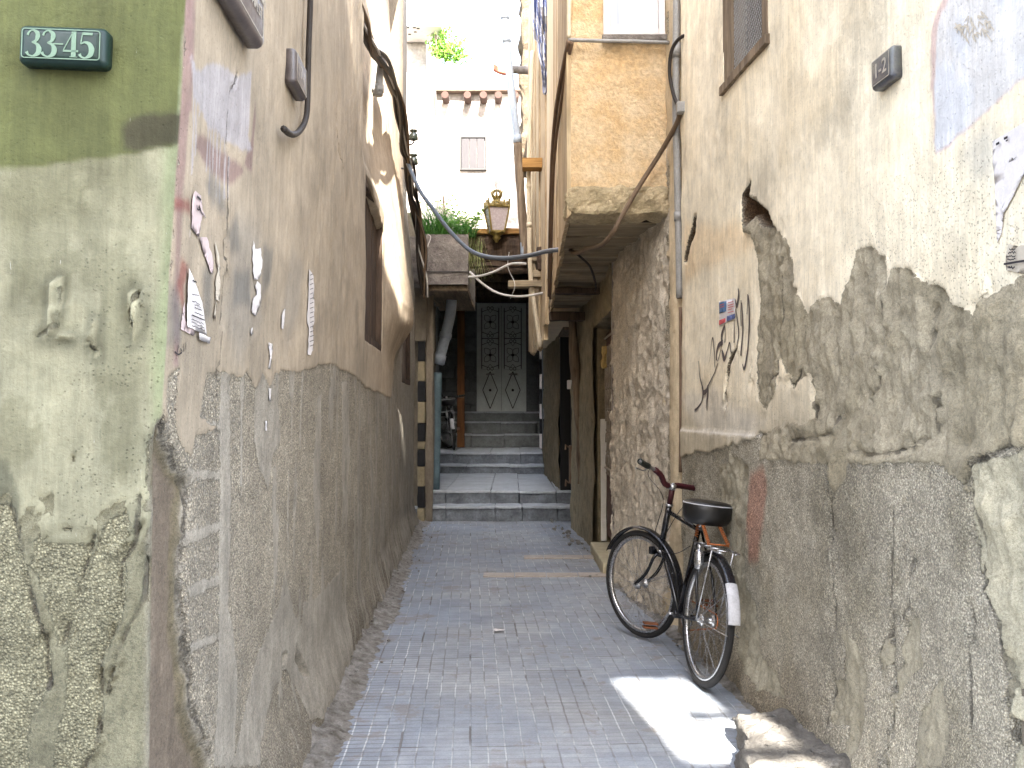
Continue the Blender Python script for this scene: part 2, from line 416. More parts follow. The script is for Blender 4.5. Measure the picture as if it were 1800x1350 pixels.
        m2g = np.maximum(m2g, fl)
        blk = sdf(s.block, a, z)+pert*.3
        m2a = np.minimum(m2a, -blk)
        ho = np.max([sdf(q, a, z) for q in s.holes], 0)+pert*.2
        m1 = np.where(al, m1a, m1g); m2 = np.where(al, m2a, m2g)
        m1 = np.where(cor > 0, cor, m1)
        ck = np.min([pdist(q, a, z) for q in s.crackl], 0)-.001+n2*.01
        gk = np.min([pdist(q, a, z) for q in s.gcr], 0)+.001+n2*.014
        ck2 = np.where(al, ck, gk)
        ck2 = np.where(np.abs(a) > 6, 1, ck2)
        e = lambda q, w: ss(-w, w, sdf(q, a, z)+pert*.5)
        one = np.ones((len(a), 1))
        # colours: coarse coat, trowelled coat, paint coat
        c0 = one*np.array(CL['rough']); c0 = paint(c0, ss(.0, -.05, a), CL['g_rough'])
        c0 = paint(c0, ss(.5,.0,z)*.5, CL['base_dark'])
        c1 = one*np.array(CL['flow']); c1 = paint(c1, ss(.0, -.05, a), CL['g_smooth']); c1 = paint(c1, ss(0,.02,cor)*(.6+.4*ss(-.1,.1,a)), CL['eroded'])
        c1 = paint(c1, ss(0, .02, cor)*ss(.02, -.03, np.minimum(cor-.03, .1))*.8, CL['moss'])  # darker olive band just inside the edge of the eroded corner
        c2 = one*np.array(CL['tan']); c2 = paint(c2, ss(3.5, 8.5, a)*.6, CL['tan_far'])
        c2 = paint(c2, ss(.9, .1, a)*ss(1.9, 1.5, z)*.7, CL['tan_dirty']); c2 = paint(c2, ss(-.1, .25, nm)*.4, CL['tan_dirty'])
        for q in s.wear: c2 = paint(c2, e(q, .06)*.4, CL['graysm'])
        for q in s.mauve: c2 = paint(c2, e(q, .012)*.75, CL['mauve'])
        pg = e(s.paintg, .006)
        for q in s.drips: pg = np.maximum(pg, ss(.007, .003, pdist(q, a, z)+n2*.006))
        c2 = paint(c2, pg*.9, CL['lilac'])
        for q in s.dark: c2 = paint(c2, e(q, .025)*.6, CL['slate'])
        for q in s.red: c2 = paint(c2, e(q, .012)*.7, CL['red'])
        g2 = one*np.array(CL['g_pale']); g2 = paint(g2, ss(-.05, .15, nm)*.8, CL['g_moss']); g2 = paint(g2, ss(.03, .12, n1)*ss(2.1,1.7,z)*.55, CL['g_moss']); g2 = paint(g2, ss(.02, .10, -n1)*.45, CL['g_light']); g2 = paint(g2, ss(.06,.16,fbm(a*5,z*4,77,5)-.5)*ss(1.95,1.5,z)*.8, CL['g_grime'])
        g2 = paint(g2, e(s.pale, .05)*.5, CL['g_light']); g2 = paint(g2, e(s.lip, .02)*.55, CL['g_lip'])
        g2 = paint(g2, e(s.green, .006), CL['green']); g2 = paint(g2, e(s.green, .006)*ss(-.05, .25, nm)*.6, CL['green2'])
        g2 = paint(g2, e(s.smudge, .01)*.85, CL['smudge']); g2 = paint(g2, ss(-.03,-.004,fl)*.5, CL['g_grime']); g2 = paint(g2, ss(0,.006,fl)*.9, CL['g_light'])
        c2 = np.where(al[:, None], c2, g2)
        # relief
        d = nl*.03+nm*.018+n1*.004+np.where(al, 0, n1*.010+n2*.004)
        rough = ss(.004, -.004, m1)*ss(.004, -.004, m2)
        d += rough*(n2*.010)+ss(-.004, .006, m2)*.006+ss(-.004,.005,m1)*.003
        d -= ss(-.01, .03, cor)*(.028+.02*fbm(a*9, z*9, 6))
        d -= .008*np.exp(-(ck2/.008)**2)+.006*np.exp(-(ck2/.03)**2)*np.sign(n1)
        d -= ss(0,.02,ho)*.05+ss(0,.006,blk)*.006
        d += ss(0,.012,fl)*.02
        for w in (s.win, s.win2): d -= ss(-.005, .02, sdf(w, a, z))*.085
        d += np.where(al, ss(.35, .0, z)*(.03+.05*fbm(a*5, z*5, 11)), 0)
        grit = np.where(al, ss(.2,.5,fbm(a*2,z*2,8))*.22, .5*ss(.40,.62,fbm(a*3,z*3,78))*ss(2.0,1.5,z)+.06)
        return dict(m1=m1, m2=np.maximum(m2, -.2), crack=ck2, grit=grit, c0=c0, c1=c1, c2=c2, d=d)
CL = dict(rough=rgb(162,153,136), flow=rgb(156,149,136), g_rough=rgb(138,134,110), g_smooth=rgb(122,119,98), base_dark=rgb(112,104,92),
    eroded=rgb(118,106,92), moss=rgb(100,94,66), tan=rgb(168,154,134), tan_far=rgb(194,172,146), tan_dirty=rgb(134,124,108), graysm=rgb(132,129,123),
    mauve=rgb(124,100,98), lilac=rgb(164,159,160), slate=rgb(96,96,94), red=rgb(124,62,58),
    g_pale=rgb(136,134,112), g_moss=rgb(102,100,78), g_light=rgb(152,149,124), g_lip=rgb(126,138,102), g_grime=rgb(80,80,66), green=rgb(88,92,56), green2=rgb(70,72,44), smudge=rgb(58,54,42))
LW = LeftWall(); LW.setup()

# ---------------------------------------------------------------- right wall
class RightWall(Wall):
    flip = True
    def fx(s, y): return np.where(y < 6.02, 1.28-.072*(y-3.66), 1.11-.115*(y-6.02))
    def side(s, x, y, z): return x-float(s.fx(np.float64(y)))
    def param(s, x, y, z): return (y, z)
    def base(s, y, z):
        x = s.fx(y); k = np.where(y < 6.02, .072, .115); L = np.sqrt(1+k*k)
        return np.stack([x, y, z], 1), np.stack([-1/L*np.ones_like(y), -k/L, np.zeros_like(y)], 1)
    def setup(s):
        P = s.P
        s.cream = [(8.5,9),(-4,9)]+[(-4,2.1)]+P([(1815,478),(1800,487),(1767,513),(1733,533),(1717,557),(1700,540),(1677,543),(1667,523),(1630,482),(1600,475),(1575,482),(1567,520),(1560,458),(1530,430),(1510,440),(1497,500),(1483,535),(1470,528),(1440,526),(1424,548),(1412,520),(1400,500),(1398,455),(1385,420),(1375,412),(1355,390),(1350,372),(1330,345),(1312,340),(1305,372),(1308,400),(1325,412),(1333,450),(1343,527),(1337,583),(1334,650),(1335,700),(1352,715),(1368,690),(1376,640),(1382,618),(1390,650),(1405,678),(1420,660),(1432,655),(1440,680),(1437,735),(1425,745),(1395,742),(1352,762),(1320,772),(1270,790),(1200,800)])+[(6.02,1.2),(6.02,5)]+[(6.3,5)]
        s.left_strip = None
        s.mort = P([(1300,330),(1815,470),(1850,560),(1815,790),(1790,790),(1725,812),(1700,850),(1712,860),(1690,845),(1650,812),(1600,815),(1500,815),(1495,850),(1475,870),(1470,815),(1340,812),(1335,760),(1335,560)])
        s.slab = P([(1722,815),(1765,800),(1815,790),(1815,1360),(1785,1360),(1780,1290),(1772,1220),(1760,1080),(1732,1030),(1718,950),(1716,870)])
        s.tong = [P(q) for q in ([(1489,1102),(1510,1130),(1520,1160),(1528,1200),(1524,1290),(1508,1350),(1498,1350),(1500,1260),(1490,1180)],
            [(1548,1160),(1570,1098),(1572,1160),(1562,1178),(1548,1178)],[(1593,1090),(1618,1085),(1624,1170),(1600,1190),(1578,1240),(1570,1350),(1620,1350),(1616,1260),(1640,1220),(1650,1190),(1665,1195),(1672,1300),(1660,1350),(1570,1350),(1572,1230),(1588,1180)],
            [(1472,1195),(1498,1200),(1500,1275),(1474,1278)],[(1270,815),(1310,815),(1292,905),(1280,960),(1272,900)],
            [(1300,1010),(1330,1060),(1345,1150),(1375,1180),(1400,1230),(1350,1215),(1310,1160),(1296,1080)],[(1290,800),(1320,818),(1310,1100),(1292,1100)])]
        s.crk = [P(q) for q in ([(1578,898),(1577,1010),(1570,1095),(1548,1170)],[(1607,985),(1605,1060),(1592,1085)],[(1470,900),(1474,1020),(1470,1100)],
            [(1382,450),(1383,560),(1378,600),(1377,655),(1353,680),(1350,700)],[(1420,555),(1422,640),(1408,678),(1392,668)],[(1560,465),(1562,500),(1558,580)],[(1645,540),(1638,610),(1632,670)],
            [(1300,612),(1285,650),(1279,700),(1280,715)],[(1326,635),(1322,670)],[(1500,790),(1540,800),(1580,795),(1640,770)],[(1395,775),(1440,770),(1470,760),(1495,700)],[(1720,540),(1745,520)],
            [(1467,830),(1468,960)],[(1700,850),(1722,815),(1760,800),(1795,770),(1798,740)],[(1716,870),(1730,1020),(1765,1100),(1775,1220),(1783,1300)],[(1530,700),(1545,680),(1550,640)],[(1436,735),(1440,668)],[(1650,760),(1654,735),(1656,700)],[(1570,1100),(1572,1200),(1565,1350)],[(1710,1075),(1712,1180),(1716,1290)],[(1472,1195),(1469,1290)])]
        s.holes = [P(q) for q in ([(1220,380),(1226,378),(1224,410),(1216,430),(1210,462),(1203,460),(1212,415)],[(1306,345),(1322,318),(1320,345),(1330,352),(1352,372),(1362,400),(1345,398),(1330,380),(1316,400),(1307,395)],[(1286,620),(1300,612),(1290,640),(1281,690),(1279,700),(1280,660)])]
        s.lav = P([(1668,-200),(1668,0),(1650,40),(1642,90),(1645,180),(1648,250),(1656,268),(1680,258),(1705,238),(1740,200),(1775,170),(1800,150),(1850,120),(1850,-200)])
        s.lavin = P([(1682,-200),(1680,0),(1664,35),(1656,90),(1650,150),(1650,250),(1656,264),(1680,254),(1705,234),(1740,196),(1775,166),(1800,146),(1850,116),(1850,-200)])
        s.blue2 = P([(1710,240),(1760,215),(1770,280),(1755,310),(1725,315),(1705,280)])
        s.redst = P([(1322,830),(1345,818),(1352,850),(1345,930),(1338,985),(1322,985),(1318,900)])
        s.spat = P([(1500,420),(1580,330),(1690,270),(1850,260),(1850,600),(1500,600)])
        s.white = P([(1200,700),(1260,680),(1300,720),(1350,740),(1320,770),(1240,760)])
        s.orange = P([(1204,390),(1260,400),(1310,390),(1330,430),(1300,450),(1240,470),(1205,500)])
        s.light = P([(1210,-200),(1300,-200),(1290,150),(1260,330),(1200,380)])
        s.win = [P([(1288,0),(1288,128),(1356,12)])]
        s.winr = [(4.34,3.24),(4.97,3.24),(4.97,4.35),(4.34,4.35)]
    def fields(s, y, z):
        a = y; n1 = fbm(a*9, z*6, 21, 5)-.5; n2 = fbm(a*30, z*24, 22, 4)-.5; nl = fbm(a*.8, z*.8, 23, 4)-.5; nm = fbm(a*3, z*2.6, 24, 4)-.5
        nv = fbm(a*14, z*2.2, 27, 4)-.5; n3 = fbm(a*55, z*50, 28, 3)-.5
        pert = n1*.09+n2*.022+nv*.03; near = a < 6.02
        cr = sdf(s.cream, a, z)+pert*.6
        ho = np.max([sdf(q, a, z) for q in s.holes], 0)+pert*.2
        sl = sdf(s.slab, a, z)+pert*.25; mo = sdf(s.mort, a, z)+pert*.5
        tg = np.max([sdf(q, a, z) for q in s.tong], 0)+pert*.35
        m1n = np.minimum(np.maximum(np.maximum(sl, tg), mo), -ho); m2n = np.minimum(cr, -ho)
        # the rounded grey buttress past the drainpipe
        m1f = np.where(a > 6.02, .3+(nm*.9+n1*.35), 0); m1f = np.minimum(m1f, (a-6.25)*.9+n1*.3+(1.3-z)*.3*0)
        m2f = np.where(a < 6.2, .05, np.minimum(.02*ss(3.2,3.4,z)-.01, .1))+n1*.05
        m1 = np.where(near, m1n, m1f); m2 = np.where(near, m2n, m2f)
        ck = np.min([pdist(q, a, z) for q in s.crk], 0)-.001+n2*.016
        ck = np.where(near, ck, 1)
        L = (z-1.315); line = ss(.012, .0, np.abs(L+n2*.02))*ss(2.5, 3.2, a)*(a < 6)
        one = np.ones((len(a), 1)); e = lambda q, w: ss(-w, w, sdf(q, a, z)+pert*.5)
        c0 = one*np.array(CR['dado']); c0 = paint(c0, ss(.0,.2,nm)*.6, CR['dado2']); c0 = paint(c0, e(s.redst, .03)*.6, CR['rust']); c0 = paint(c0, ss(.45,.05,z)*ss(3.4,4.2,a)*.5, CR['brown'])
        c0 = paint(c0, (a > 6.02)*.8, CR['but0']); c0 = paint(c0, ss(-.01,.01,ho), CR['hole'])
        c1 = one*np.array(CR['flow']); c1 = paint(c1, ss(-.02,.02,mo), CR['mort']); c1 = paint(c1, ss(-.02,.02,mo)*ss(-.1,.15,nm)*.5, CR['mort2']); c1 = paint(c1, ss(-.01,.01,sl), CR['slab'])
        c1 = paint(c1, (a > 6.02)*.95, CR['but1']); 
        c2 = one*np.array(CR['cream']); c2 = paint(c2, ss(-.05,.2,nm)*.45, CR['cream2']); c2 = paint(c2, e(s.light,.3)*.5, CR['light'])  # upper part paled in colour for the bounced light there
        c2 = paint(c2, e(s.orange, .05)*.45, CR['orange']); c2 = paint(c2, ss(5.8,5.95,a)*ss(2.6,2.2,z)*.7, CR['strip'])
        c2 = paint(c2, ss(.3,.0,cr)*ss(1.8,1.4,z)*.35, CR['strip'])
        c2 = paint(c2, ss(1.6,1.32,z)*.65*(a<6.02), CR['mort'])
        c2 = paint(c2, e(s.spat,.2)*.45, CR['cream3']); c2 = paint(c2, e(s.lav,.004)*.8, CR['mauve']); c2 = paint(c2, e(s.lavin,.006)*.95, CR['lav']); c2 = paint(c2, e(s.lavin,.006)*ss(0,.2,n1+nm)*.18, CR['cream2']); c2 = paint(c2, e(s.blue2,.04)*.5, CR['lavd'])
        c2 = paint(c2, e(s.white,.06)*.35, CR['white']); c2 = paint(c2, line*.7, CR['white']); c0 = paint(c0, line*.6, CR['white'])
        c2 = np.where((a > 6.02)[:, None], paint(one*np.array(CR['strip']), ss(6.3,6.5,a), CR['but1']), c2)
        d = nl*.03+nm*.022+n1*.006
        rough = ss(.004,-.004,m1)*ss(.004,-.004,m2); mort = ss(-.004,.004,m1)*ss(.004,-.004,m2)
        rdg = .5-np.abs(fbm(a*6,z*4,33,4)-.5)*4; rdg2 = np.abs(fbm(a*11,z*3.2,34,4)-.5)
        d += rough*n2*.014+mort*(n2*.022+n3*.006+nv*.035+rdg*.022-rdg2*.05)+ss(-.003,.006,m2)*.010
        d += ss(-.003,.006,np.maximum(sl,tg))*np.where(near,-.006,0)+ss(-.004,.008,mo)*np.where(near,.012,0)*ss(.004,-.004,m2)
        d -= .010*np.exp(-(ck/.009)**2)+.010*np.exp(-(ck/.035)**2)*np.sign(n1+.03)*near; d -= ss(0,.025,ho)*.075
        d += ss(.03,-.02,L)*.012*near
        d -= ss(-.004,.02,sdf(s.winr, a, z))*.12
        # base swells towards the ground
        d += ss(.45,.0,z)*(.02+.05*fbm(a*4,z*4,30))
        d += np.where(a > 6.02, .03*np.exp(-((a-7.2)/.7)**2)+n1*.009+n2*.010+n3*.004, 0)
        d -= .05*np.exp(-((a-6.02)/.05)**2)
        grit = ss(.15,.5,fbm(a*2,z*2,29))*.25+e(s.spat,.2)*.8+ss(1.75,1.4,z)*.35
        return dict(m1=m1, m2=np.maximum(m2,-.2), crack=ck, grit=np.clip(grit,0,1), c0=c0, c1=c1, c2=c2, d=d)
CR = dict(hole=rgb(84,62,40), dado=rgb(176,168,150), dado2=rgb(148,140,120), rust=rgb(176,118,98), brown=rgb(140,122,98), but0=rgb(186,175,154), but1=rgb(202,191,173),
    flow=rgb(162,154,134), mort=rgb(170,160,138), mort2=rgb(138,128,104), slab=rgb(186,178,154), cream=rgb(244,232,206), cream2=rgb(232,214,180), cream3=rgb(218,208,184),
    light=rgb(248,238,216), orange=rgb(232,200,154), strip=rgb(200,182,152), mauve=rgb(194,168,166), lav=rgb(206,208,212), lavd=rgb(186,186,180), white=rgb(236,230,220))
RW = RightWall(); RW.setup()

# ---------------------------------------------------------------- build both
def steps(a, b, d0, d1):
    out = [a]; 
    while out[-1] < b:
        t = (out[-1]-a)/(b-a); out.append(out[-1]+d0+(d1-d0)*t)
    return np.array(out)
# ------------------------------------------------------------------ materials
M = {}
M['stone_grey'] = simple('step_stone', rgb(134,140,146), .8, .5, 5, .9, .015, c2=rgb(84,88,94))
M['tread'] = simple('worn_tread_stone', rgb(186,192,198), .75, .3, 4, .6, .01)  # paler than the risers: sky light on the treads put into the colour
M['stone_dark'] = simple('dark_block_stone', rgb(124,128,128), .9, .45, 6, .7, .012)
M['stone_tan'] = simple('tan_stone', rgb(150,138,112), .85, .3, 9, .5)
M['stone_black'] = simple('basalt', rgb(34,34,36), .8, .3, 12, .5)
M['stone_pale'] = simple('limestone', rgb(188,178,150), .85, .25, 9, .5)
M['concrete'] = simple('old_concrete', rgb(138,131,124), .9, .45, 7, 1, .016, c2=rgb(84,78,74))
M['stucco'] = simple('ochre_stucco', rgb(188,156,112), .92, .5, 4.5, 1, .016, c2=rgb(204,184,152))
M['stucco_pale'] = simple('pale_stucco', rgb(214,198,170), .9, .25, 3, .5, .006, st=(1,1,.3))
M['white_wall'] = simple('whitewash', rgb(200,192,184), .9, .4, 2.2, .8, .03, c2=rgb(112,104,98))
M['brown_wall'] = simple('brown_plaster', rgb(128,118,104), .92, .35, 5, .8, .012, st=(1,1,.5))
M['rough_wall'] = simple('rough_render', rgb(150,136,110), .92, .4, 9, .9, .014, c2=rgb(110,100,78))
M['wood_grey'] = wood('weathered_wood', rgb(146,128,106), rgb(92,78,64))
M['wood_y'] = wood('weathered_board', rgb(176,160,132), rgb(120,106,86), axis=0)
M['wood_side'] = wood('weathered_plank', rgb(132,114,92), rgb(72,60,48), axis=1)
M['wood_pale'] = wood('dry_pale_wood', rgb(206,186,152), rgb(158,134,102))
M['wood_orange'] = wood('varnished_board', rgb(130,88,52), rgb(96,62,36))
M['wood_dark'] = wood('dark_wood', rgb(96,78,64), rgb(48,38,30))
M['wood_plank'] = wood('ochre_plank', rgb(184,142,84), rgb(128,92,50), axis=0)
M['pipe_blue'] = simple('grey_plastic_pipe', rgb(158,168,180), .5, .2, 4, .15, .002, spec=.4)
M['pipe_grey'] = simple('galvanised_pipe', rgb(150,148,144), .5, .3, 10, .3, .003, spec=.4)
M['pipe_cream'] = simple('cream_pipe', rgb(204,190,164), .6, .2, 6, .2, .002)
M['pipe_brown'] = simple('brown_pipe', rgb(120,98,80), .7, .3, 8, .3, .003)
M['iron_black'] = simple('black_iron', rgb(30,28,28), .5, .3, 20, .3, .002)
M['cable_black'] = simple('black_cable', rgb(52,46,42), .6, .3, 14, .2, .002)
M['cable_brown'] = simple('brown_cable', rgb(110,92,74), .7, .3, 14, .2, .002)
M['cable_blue'] = simple('grey_blue_cable', rgb(86,96,110), .45, .2, 14, .2, .002)
M['cable_white'] = simple('white_wire', rgb(190,186,180), .6, .1, 14, .1, .001)
M['glazed'] = simple('green_glazed_ceramic', rgb(60,70,62), .25, .2, 14, .1, .001, spec=.6)
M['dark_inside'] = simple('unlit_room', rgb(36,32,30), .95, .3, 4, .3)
M['rubble'] = simple('rubble_mortar', rgb(166,162,156), .95, .5, 14, 1, .02, c2=rgb(104,98,90))
M['dirt'] = simple('packed_dirt', rgb(130,124,116), .95, .4, 6, .8, .02)

def paving():
    n = NT('small_stone_paving'); g = n.co((1,1,1),(0,0,R(-2.6)))
    sx = n.n('ShaderNodeSeparateXYZ'); n.set(sx.inputs[0], g); x, y = sx.outputs[0], sx.outputs[1]
    w = n.math('MULTIPLY', n.math('SUBTRACT', n.noise(g, 7, 3), .5), .012); wy = n.math('MULTIPLY', n.math('SUBTRACT', n.noise(g, 5, 3, .5, 1), .5), .014)
    x = n.math('ADD', x, w); y = n.math('ADD', y, wy)
    def cell(v, p): 
        q = n.math('DIVIDE', v, p); fl = n.math('FLOOR', q); fr = n.math('SUBTRACT', q, fl)
        d = n.math('MULTIPLY', n.math('SUBTRACT', .5, n.math('ABSOLUTE', n.math('SUBTRACT', fr, .5))), p); return fl, d
    cx, dx = cell(x, .075); cy, dy = cell(y, .047); tx, ex = cell(x, .300); ty, ey = cell(y, .282)
    cv = n.n('ShaderNodeCombineXYZ'); n.set(cv.inputs[0], cx); n.set(cv.inputs[1], cy)
    tv = n.n('ShaderNodeCombineXYZ'); n.set(tv.inputs[0], tx); n.set(tv.inputs[1], ty)
    wn = n.n('ShaderNodeTexWhiteNoise'); n.set(wn.inputs[0], cv.outputs[0]); wt = n.n('ShaderNodeTexWhiteNoise'); n.set(wt.inputs[0], tv.outputs[0])
    big = n.noise(g, 1.3, 5, .65); mid = n.noise(g, 8, 5, .7); fine = n.noise(g, 120, 4, .75)
    # joints wide and dirty along the left of the alley, worn almost flat in the middle
    lft = n.step(n.math('ADD', x, n.math('MULTIPLY', n.math('SUBTRACT', mid, .5), .5)), -.55, -.05, 1, 0)
    wear = n.rng(big, .35, .65, .15, 1)
    jx = n.step(dx, .002, .005, 1, 0); jy = n.step(dy, .0015, .0048, 1, 0); je = n.math('MAXIMUM', n.step(ex, .003, .007, 1, 0), n.step(ey, .003, .007, 1, 0))
    base = n.mix(n.rng(big, .36, .64), rgb(138,145,155), rgb(158,160,162))
    base = n.mix(n.math('MULTIPLY', lft, .5), base, rgb(140,148,160))
    k = n.math('MULTIPLY', n.math('MULTIPLY', n.rng(wn.outputs[0], 0, 1, .93, 1.05), n.rng(wt.outputs[0], 0, 1, .90, 1.07)), n.math('MULTIPLY', n.rng(fine, .3, .7, .84, 1.12), n.rng(mid, .3, .7, .78, 1.16)))
    sc = n.n('ShaderNodeVectorMath', operation='SCALE'); n.set(sc.inputs[0], base); n.set(sc.inputs[3], k); col = sc.outputs[0]
    lightm = n.noise(g, 3.3, 3, .6)
    jc = n.mix(n.step(lightm, .42, .58), rgb(112,108,106), rgb(204,206,208))
    col = n.mix(n.math('MULTIPLY', jx, n.math('MULTIPLY_ADD', lft, .25, n.math('MULTIPLY', wear, .85), True)), col, jc)
    col = n.mix(n.math('MULTIPLY', jy, n.math('MULTIPLY_ADD', lft, .6, n.math('MULTIPLY', wear, .5), True)), col, rgb(104,104,108))
    col = n.mix(n.math('MULTIPLY', je, n.math('MULTIPLY', n.step(n.noise(g, 2.3, 3), .5, .62), .75)), col, rgb(84,78,74))
    dust = n.step(n.math('ADD', n.math('ADD', n.noise(g, 2.1, 8, .75), n.math('MULTIPLY', lft, .05)), n.math('MULTIPLY', n.math('SUBTRACT', mid, .5), .5)), .55, .66)
    col = n.mix(n.math('MULTIPLY', dust, .6), col, rgb(122,114,106))
    spot = n.step(n.noise(g, 30, 3, .7), .70, .74); col = n.mix(n.math('MULTIPLY', spot, .6), col, rgb(90,84,80))
    h = n.math('MULTIPLY', n.math('MAXIMUM', n.math('MAXIMUM', jx, jy), je), -.003)
    h = n.math('ADD', h, n.math('ADD', n.math('MULTIPLY', mid, .004), n.math('MULTIPLY', fine, .001)))
    h = n.math('ADD', h, n.math('MULTIPLY', wt.outputs[0], .002))
    n.b.inputs['Specular IOR Level'].default_value = .25
    return n.done(col, n.rng(mid, .3, .7, .6, .85), n.bump(h, .8, 1.0))
M['paving'] = paving()

def grid_mesh(name, xs, ys, zf, mat, parent=None, xf=None):
    X, Y = np.meshgrid(xs, ys); Z = zf(X, Y)
    if xf is not None: X = xf(X, Y)
    nu = len(xs); i = np.arange((nu-1)*(len(ys)-1)); r = i//(nu-1); c = i % (nu-1); a = r*nu+c
    me = D.meshes.new(name); me.from_pydata(np.stack([X.ravel(), Y.ravel(), Z.ravel()], 1).tolist(), [], np.stack([a, a+1, a+1+nu, a+nu], 1).tolist())
    return link(name, me, mat, parent, True)

# ------------------------------------------------------------------ setting
g = MB().box((0,0,-.03), (400,400,.02)).build('ground', M['dirt']); tag(g, kind='structure')
def floor_z(X, Y):
    return .012*(fbm(X*1.1, Y*.9, 41, 3)-.5)+.003*(fbm(X*9, Y*9, 42, 3)-.5)
fl = grid_mesh('pavement', np.linspace(-3.5, 3.2, 170), np.linspace(-4.9, 12.05, 430), floor_z, M['paving']); tag(fl, kind='structure')
# rows of beige slabs let into the paving
M['slab_beige'] = simple('beige_slab', rgb(178,168,158), .8, .25, 8, .5, .006)
mb = MB()
for (yy, x0, x1, nrow) in ((8.03, -.25, .86, 4), (9.02, .12, .90, 4)):
    for i in range(nrow):
        a = x0+(x1-x0)*i/nrow; b = x0+(x1-x0)*(i+1)/nrow-.008
        mb.bx((a, yy-.085, -.01), (b, yy+.085, .012+.002*(i % 2)))
tag(mb.build('slab_row', M['slab_beige'], bevel=.003), kind='structure')
# steps: (y of riser, height above, left x, right x)
ST = [(12.04, 0, .196, -1.19, .68), (12.36, .196, .372, -1.17, .66), (15.8, .372, .52, -1.34, .56), (16.25, .52, .715, -1.36, .56),
      (18.75, .715, .985, -1.5, .80), (19.15, .985, 1.235, -1.5, .80), (19.5, 1.235, 1.45, -1.5, .80)]
random.seed(3)
for i, (y, z0, z1, x0, x1) in enumerate(ST):
    y1 = ST[i+1][0] if i+1 < len(ST) else 20.2
    b = MB(); tr = MB(); x = x0-.15; k = 0
    while x < x1+.15:
        w = random.uniform(.35, .85); e = min(x+w, x1+.15); dz = random.uniform(-.006, .006); dy = random.uniform(-.012, .012)
        b.bx((x, y+dy, -.1 if i < 2 else z0-.3), (e-.006, min(y+.42, y1), z1+dz-.035)); tr.bx((x, y+dy-.018, z1+dz-.034), (e-.008, y1+.02, z1+dz)); x = e
    if y1-y > .5:
        b.bx((x0-.15, y+.424, z0-.3), (x1+.15, y1+.1, z1-.04))
    o = b.build('step', M['stone_grey'] if i < 4 else M['stone_dark'], bevel=.012, seg=2, sub=4, noise=.016, nscale=6, seed=i); tag(o, kind='structure'); tr.build('tread', M['tread'], o, bevel=.008, seg=2, sub=4, noise=.007, nscale=7, seed=i)
# fillet of crumbled mortar where the left wall meets the paving
def fil_x(U, Y):
    base = LX-.0437*(Y-LY); w = .20+.16*(fbm(Y*1.7, Y*0, 51, 4)-.3)+.1*ss(3.5,2.5,Y)
    return base-.04+U*(w+.04)
def fil_z(U, Y):
    t = np.clip(U, 0, 1); n = fbm(U*4, Y*16, 52, 5)-.5; n2 = fbm(U*12, Y*45, 53, 4)-.5
    return .075*(1-t)**1.6*(1+1.8*n)+.035*n*(1-t)+.018*n2*(1-t*.6)-.008+.012*(1-t)
f2 = grid_mesh('mortar_strip', np.linspace(0, 1, 26), np.linspace(LY-.2, 12.0, 900), fil_z, M['rubble'], xf=fil_x); tag(f2, kind='structure')
def fir_x(U, Y): return RW.fx(Y)+.05-U*(.16+.10*(fbm(Y*2.1, Y*0, 55, 4)-.3))
f3 = grid_mesh('dirt_strip', np.linspace(1, 0, 20), np.linspace(1.9, 8.0, 420), lambda U, Y: fil_z(U, Y)*.7, M['rubble'], xf=fir_x); tag(f3, kind='structure')
# loose crumbs of plaster
b = MB(); random.seed(5)
def crumb(b, p, r):
    bm = bmesh.new(); bmesh.ops.create_icosphere(bm, subdivisions=1, radius=r)
    for v in bm.verts: v.co = Vector((v.co.x*random.uniform(.7,1.4), v.co.y*random.uniform(.7,1.4), v.co.z*random.uniform(.4,.9)))
    b.add([v.co+Vector(p) for v in bm.verts], [[v.index for v in f.verts] for f in bm.faces]); bm.free()
for i in range(170):
    y = random.uniform(2.4, 12); x = LX-.0437*(y-LY)+abs(random.gauss(.10, .09)); crumb(b, (x, y, .012+max(0,.06-(x-(LX-.0437*(y-LY)))*.3)), random.uniform(.004, .013))
for i in range(70):
    y = random.uniform(2.4, 8); x = float(RW.fx(np.float64(y)))-abs(random.gauss(.08, .06)); crumb(b, (x, y, .014), random.uniform(.003, .014))
for i in range(36):
    y = random.uniform(9.2, 12); x = .95-.1*(y-8)-abs(random.gauss(.03,.05)); crumb(b, (x, y, .02), random.uniform(.006,.03))
tag(b.build('rubble_crumbs', M['rubble']), kind='stuff', label='crumbs of fallen plaster along the foot of the walls', cat='rubble')

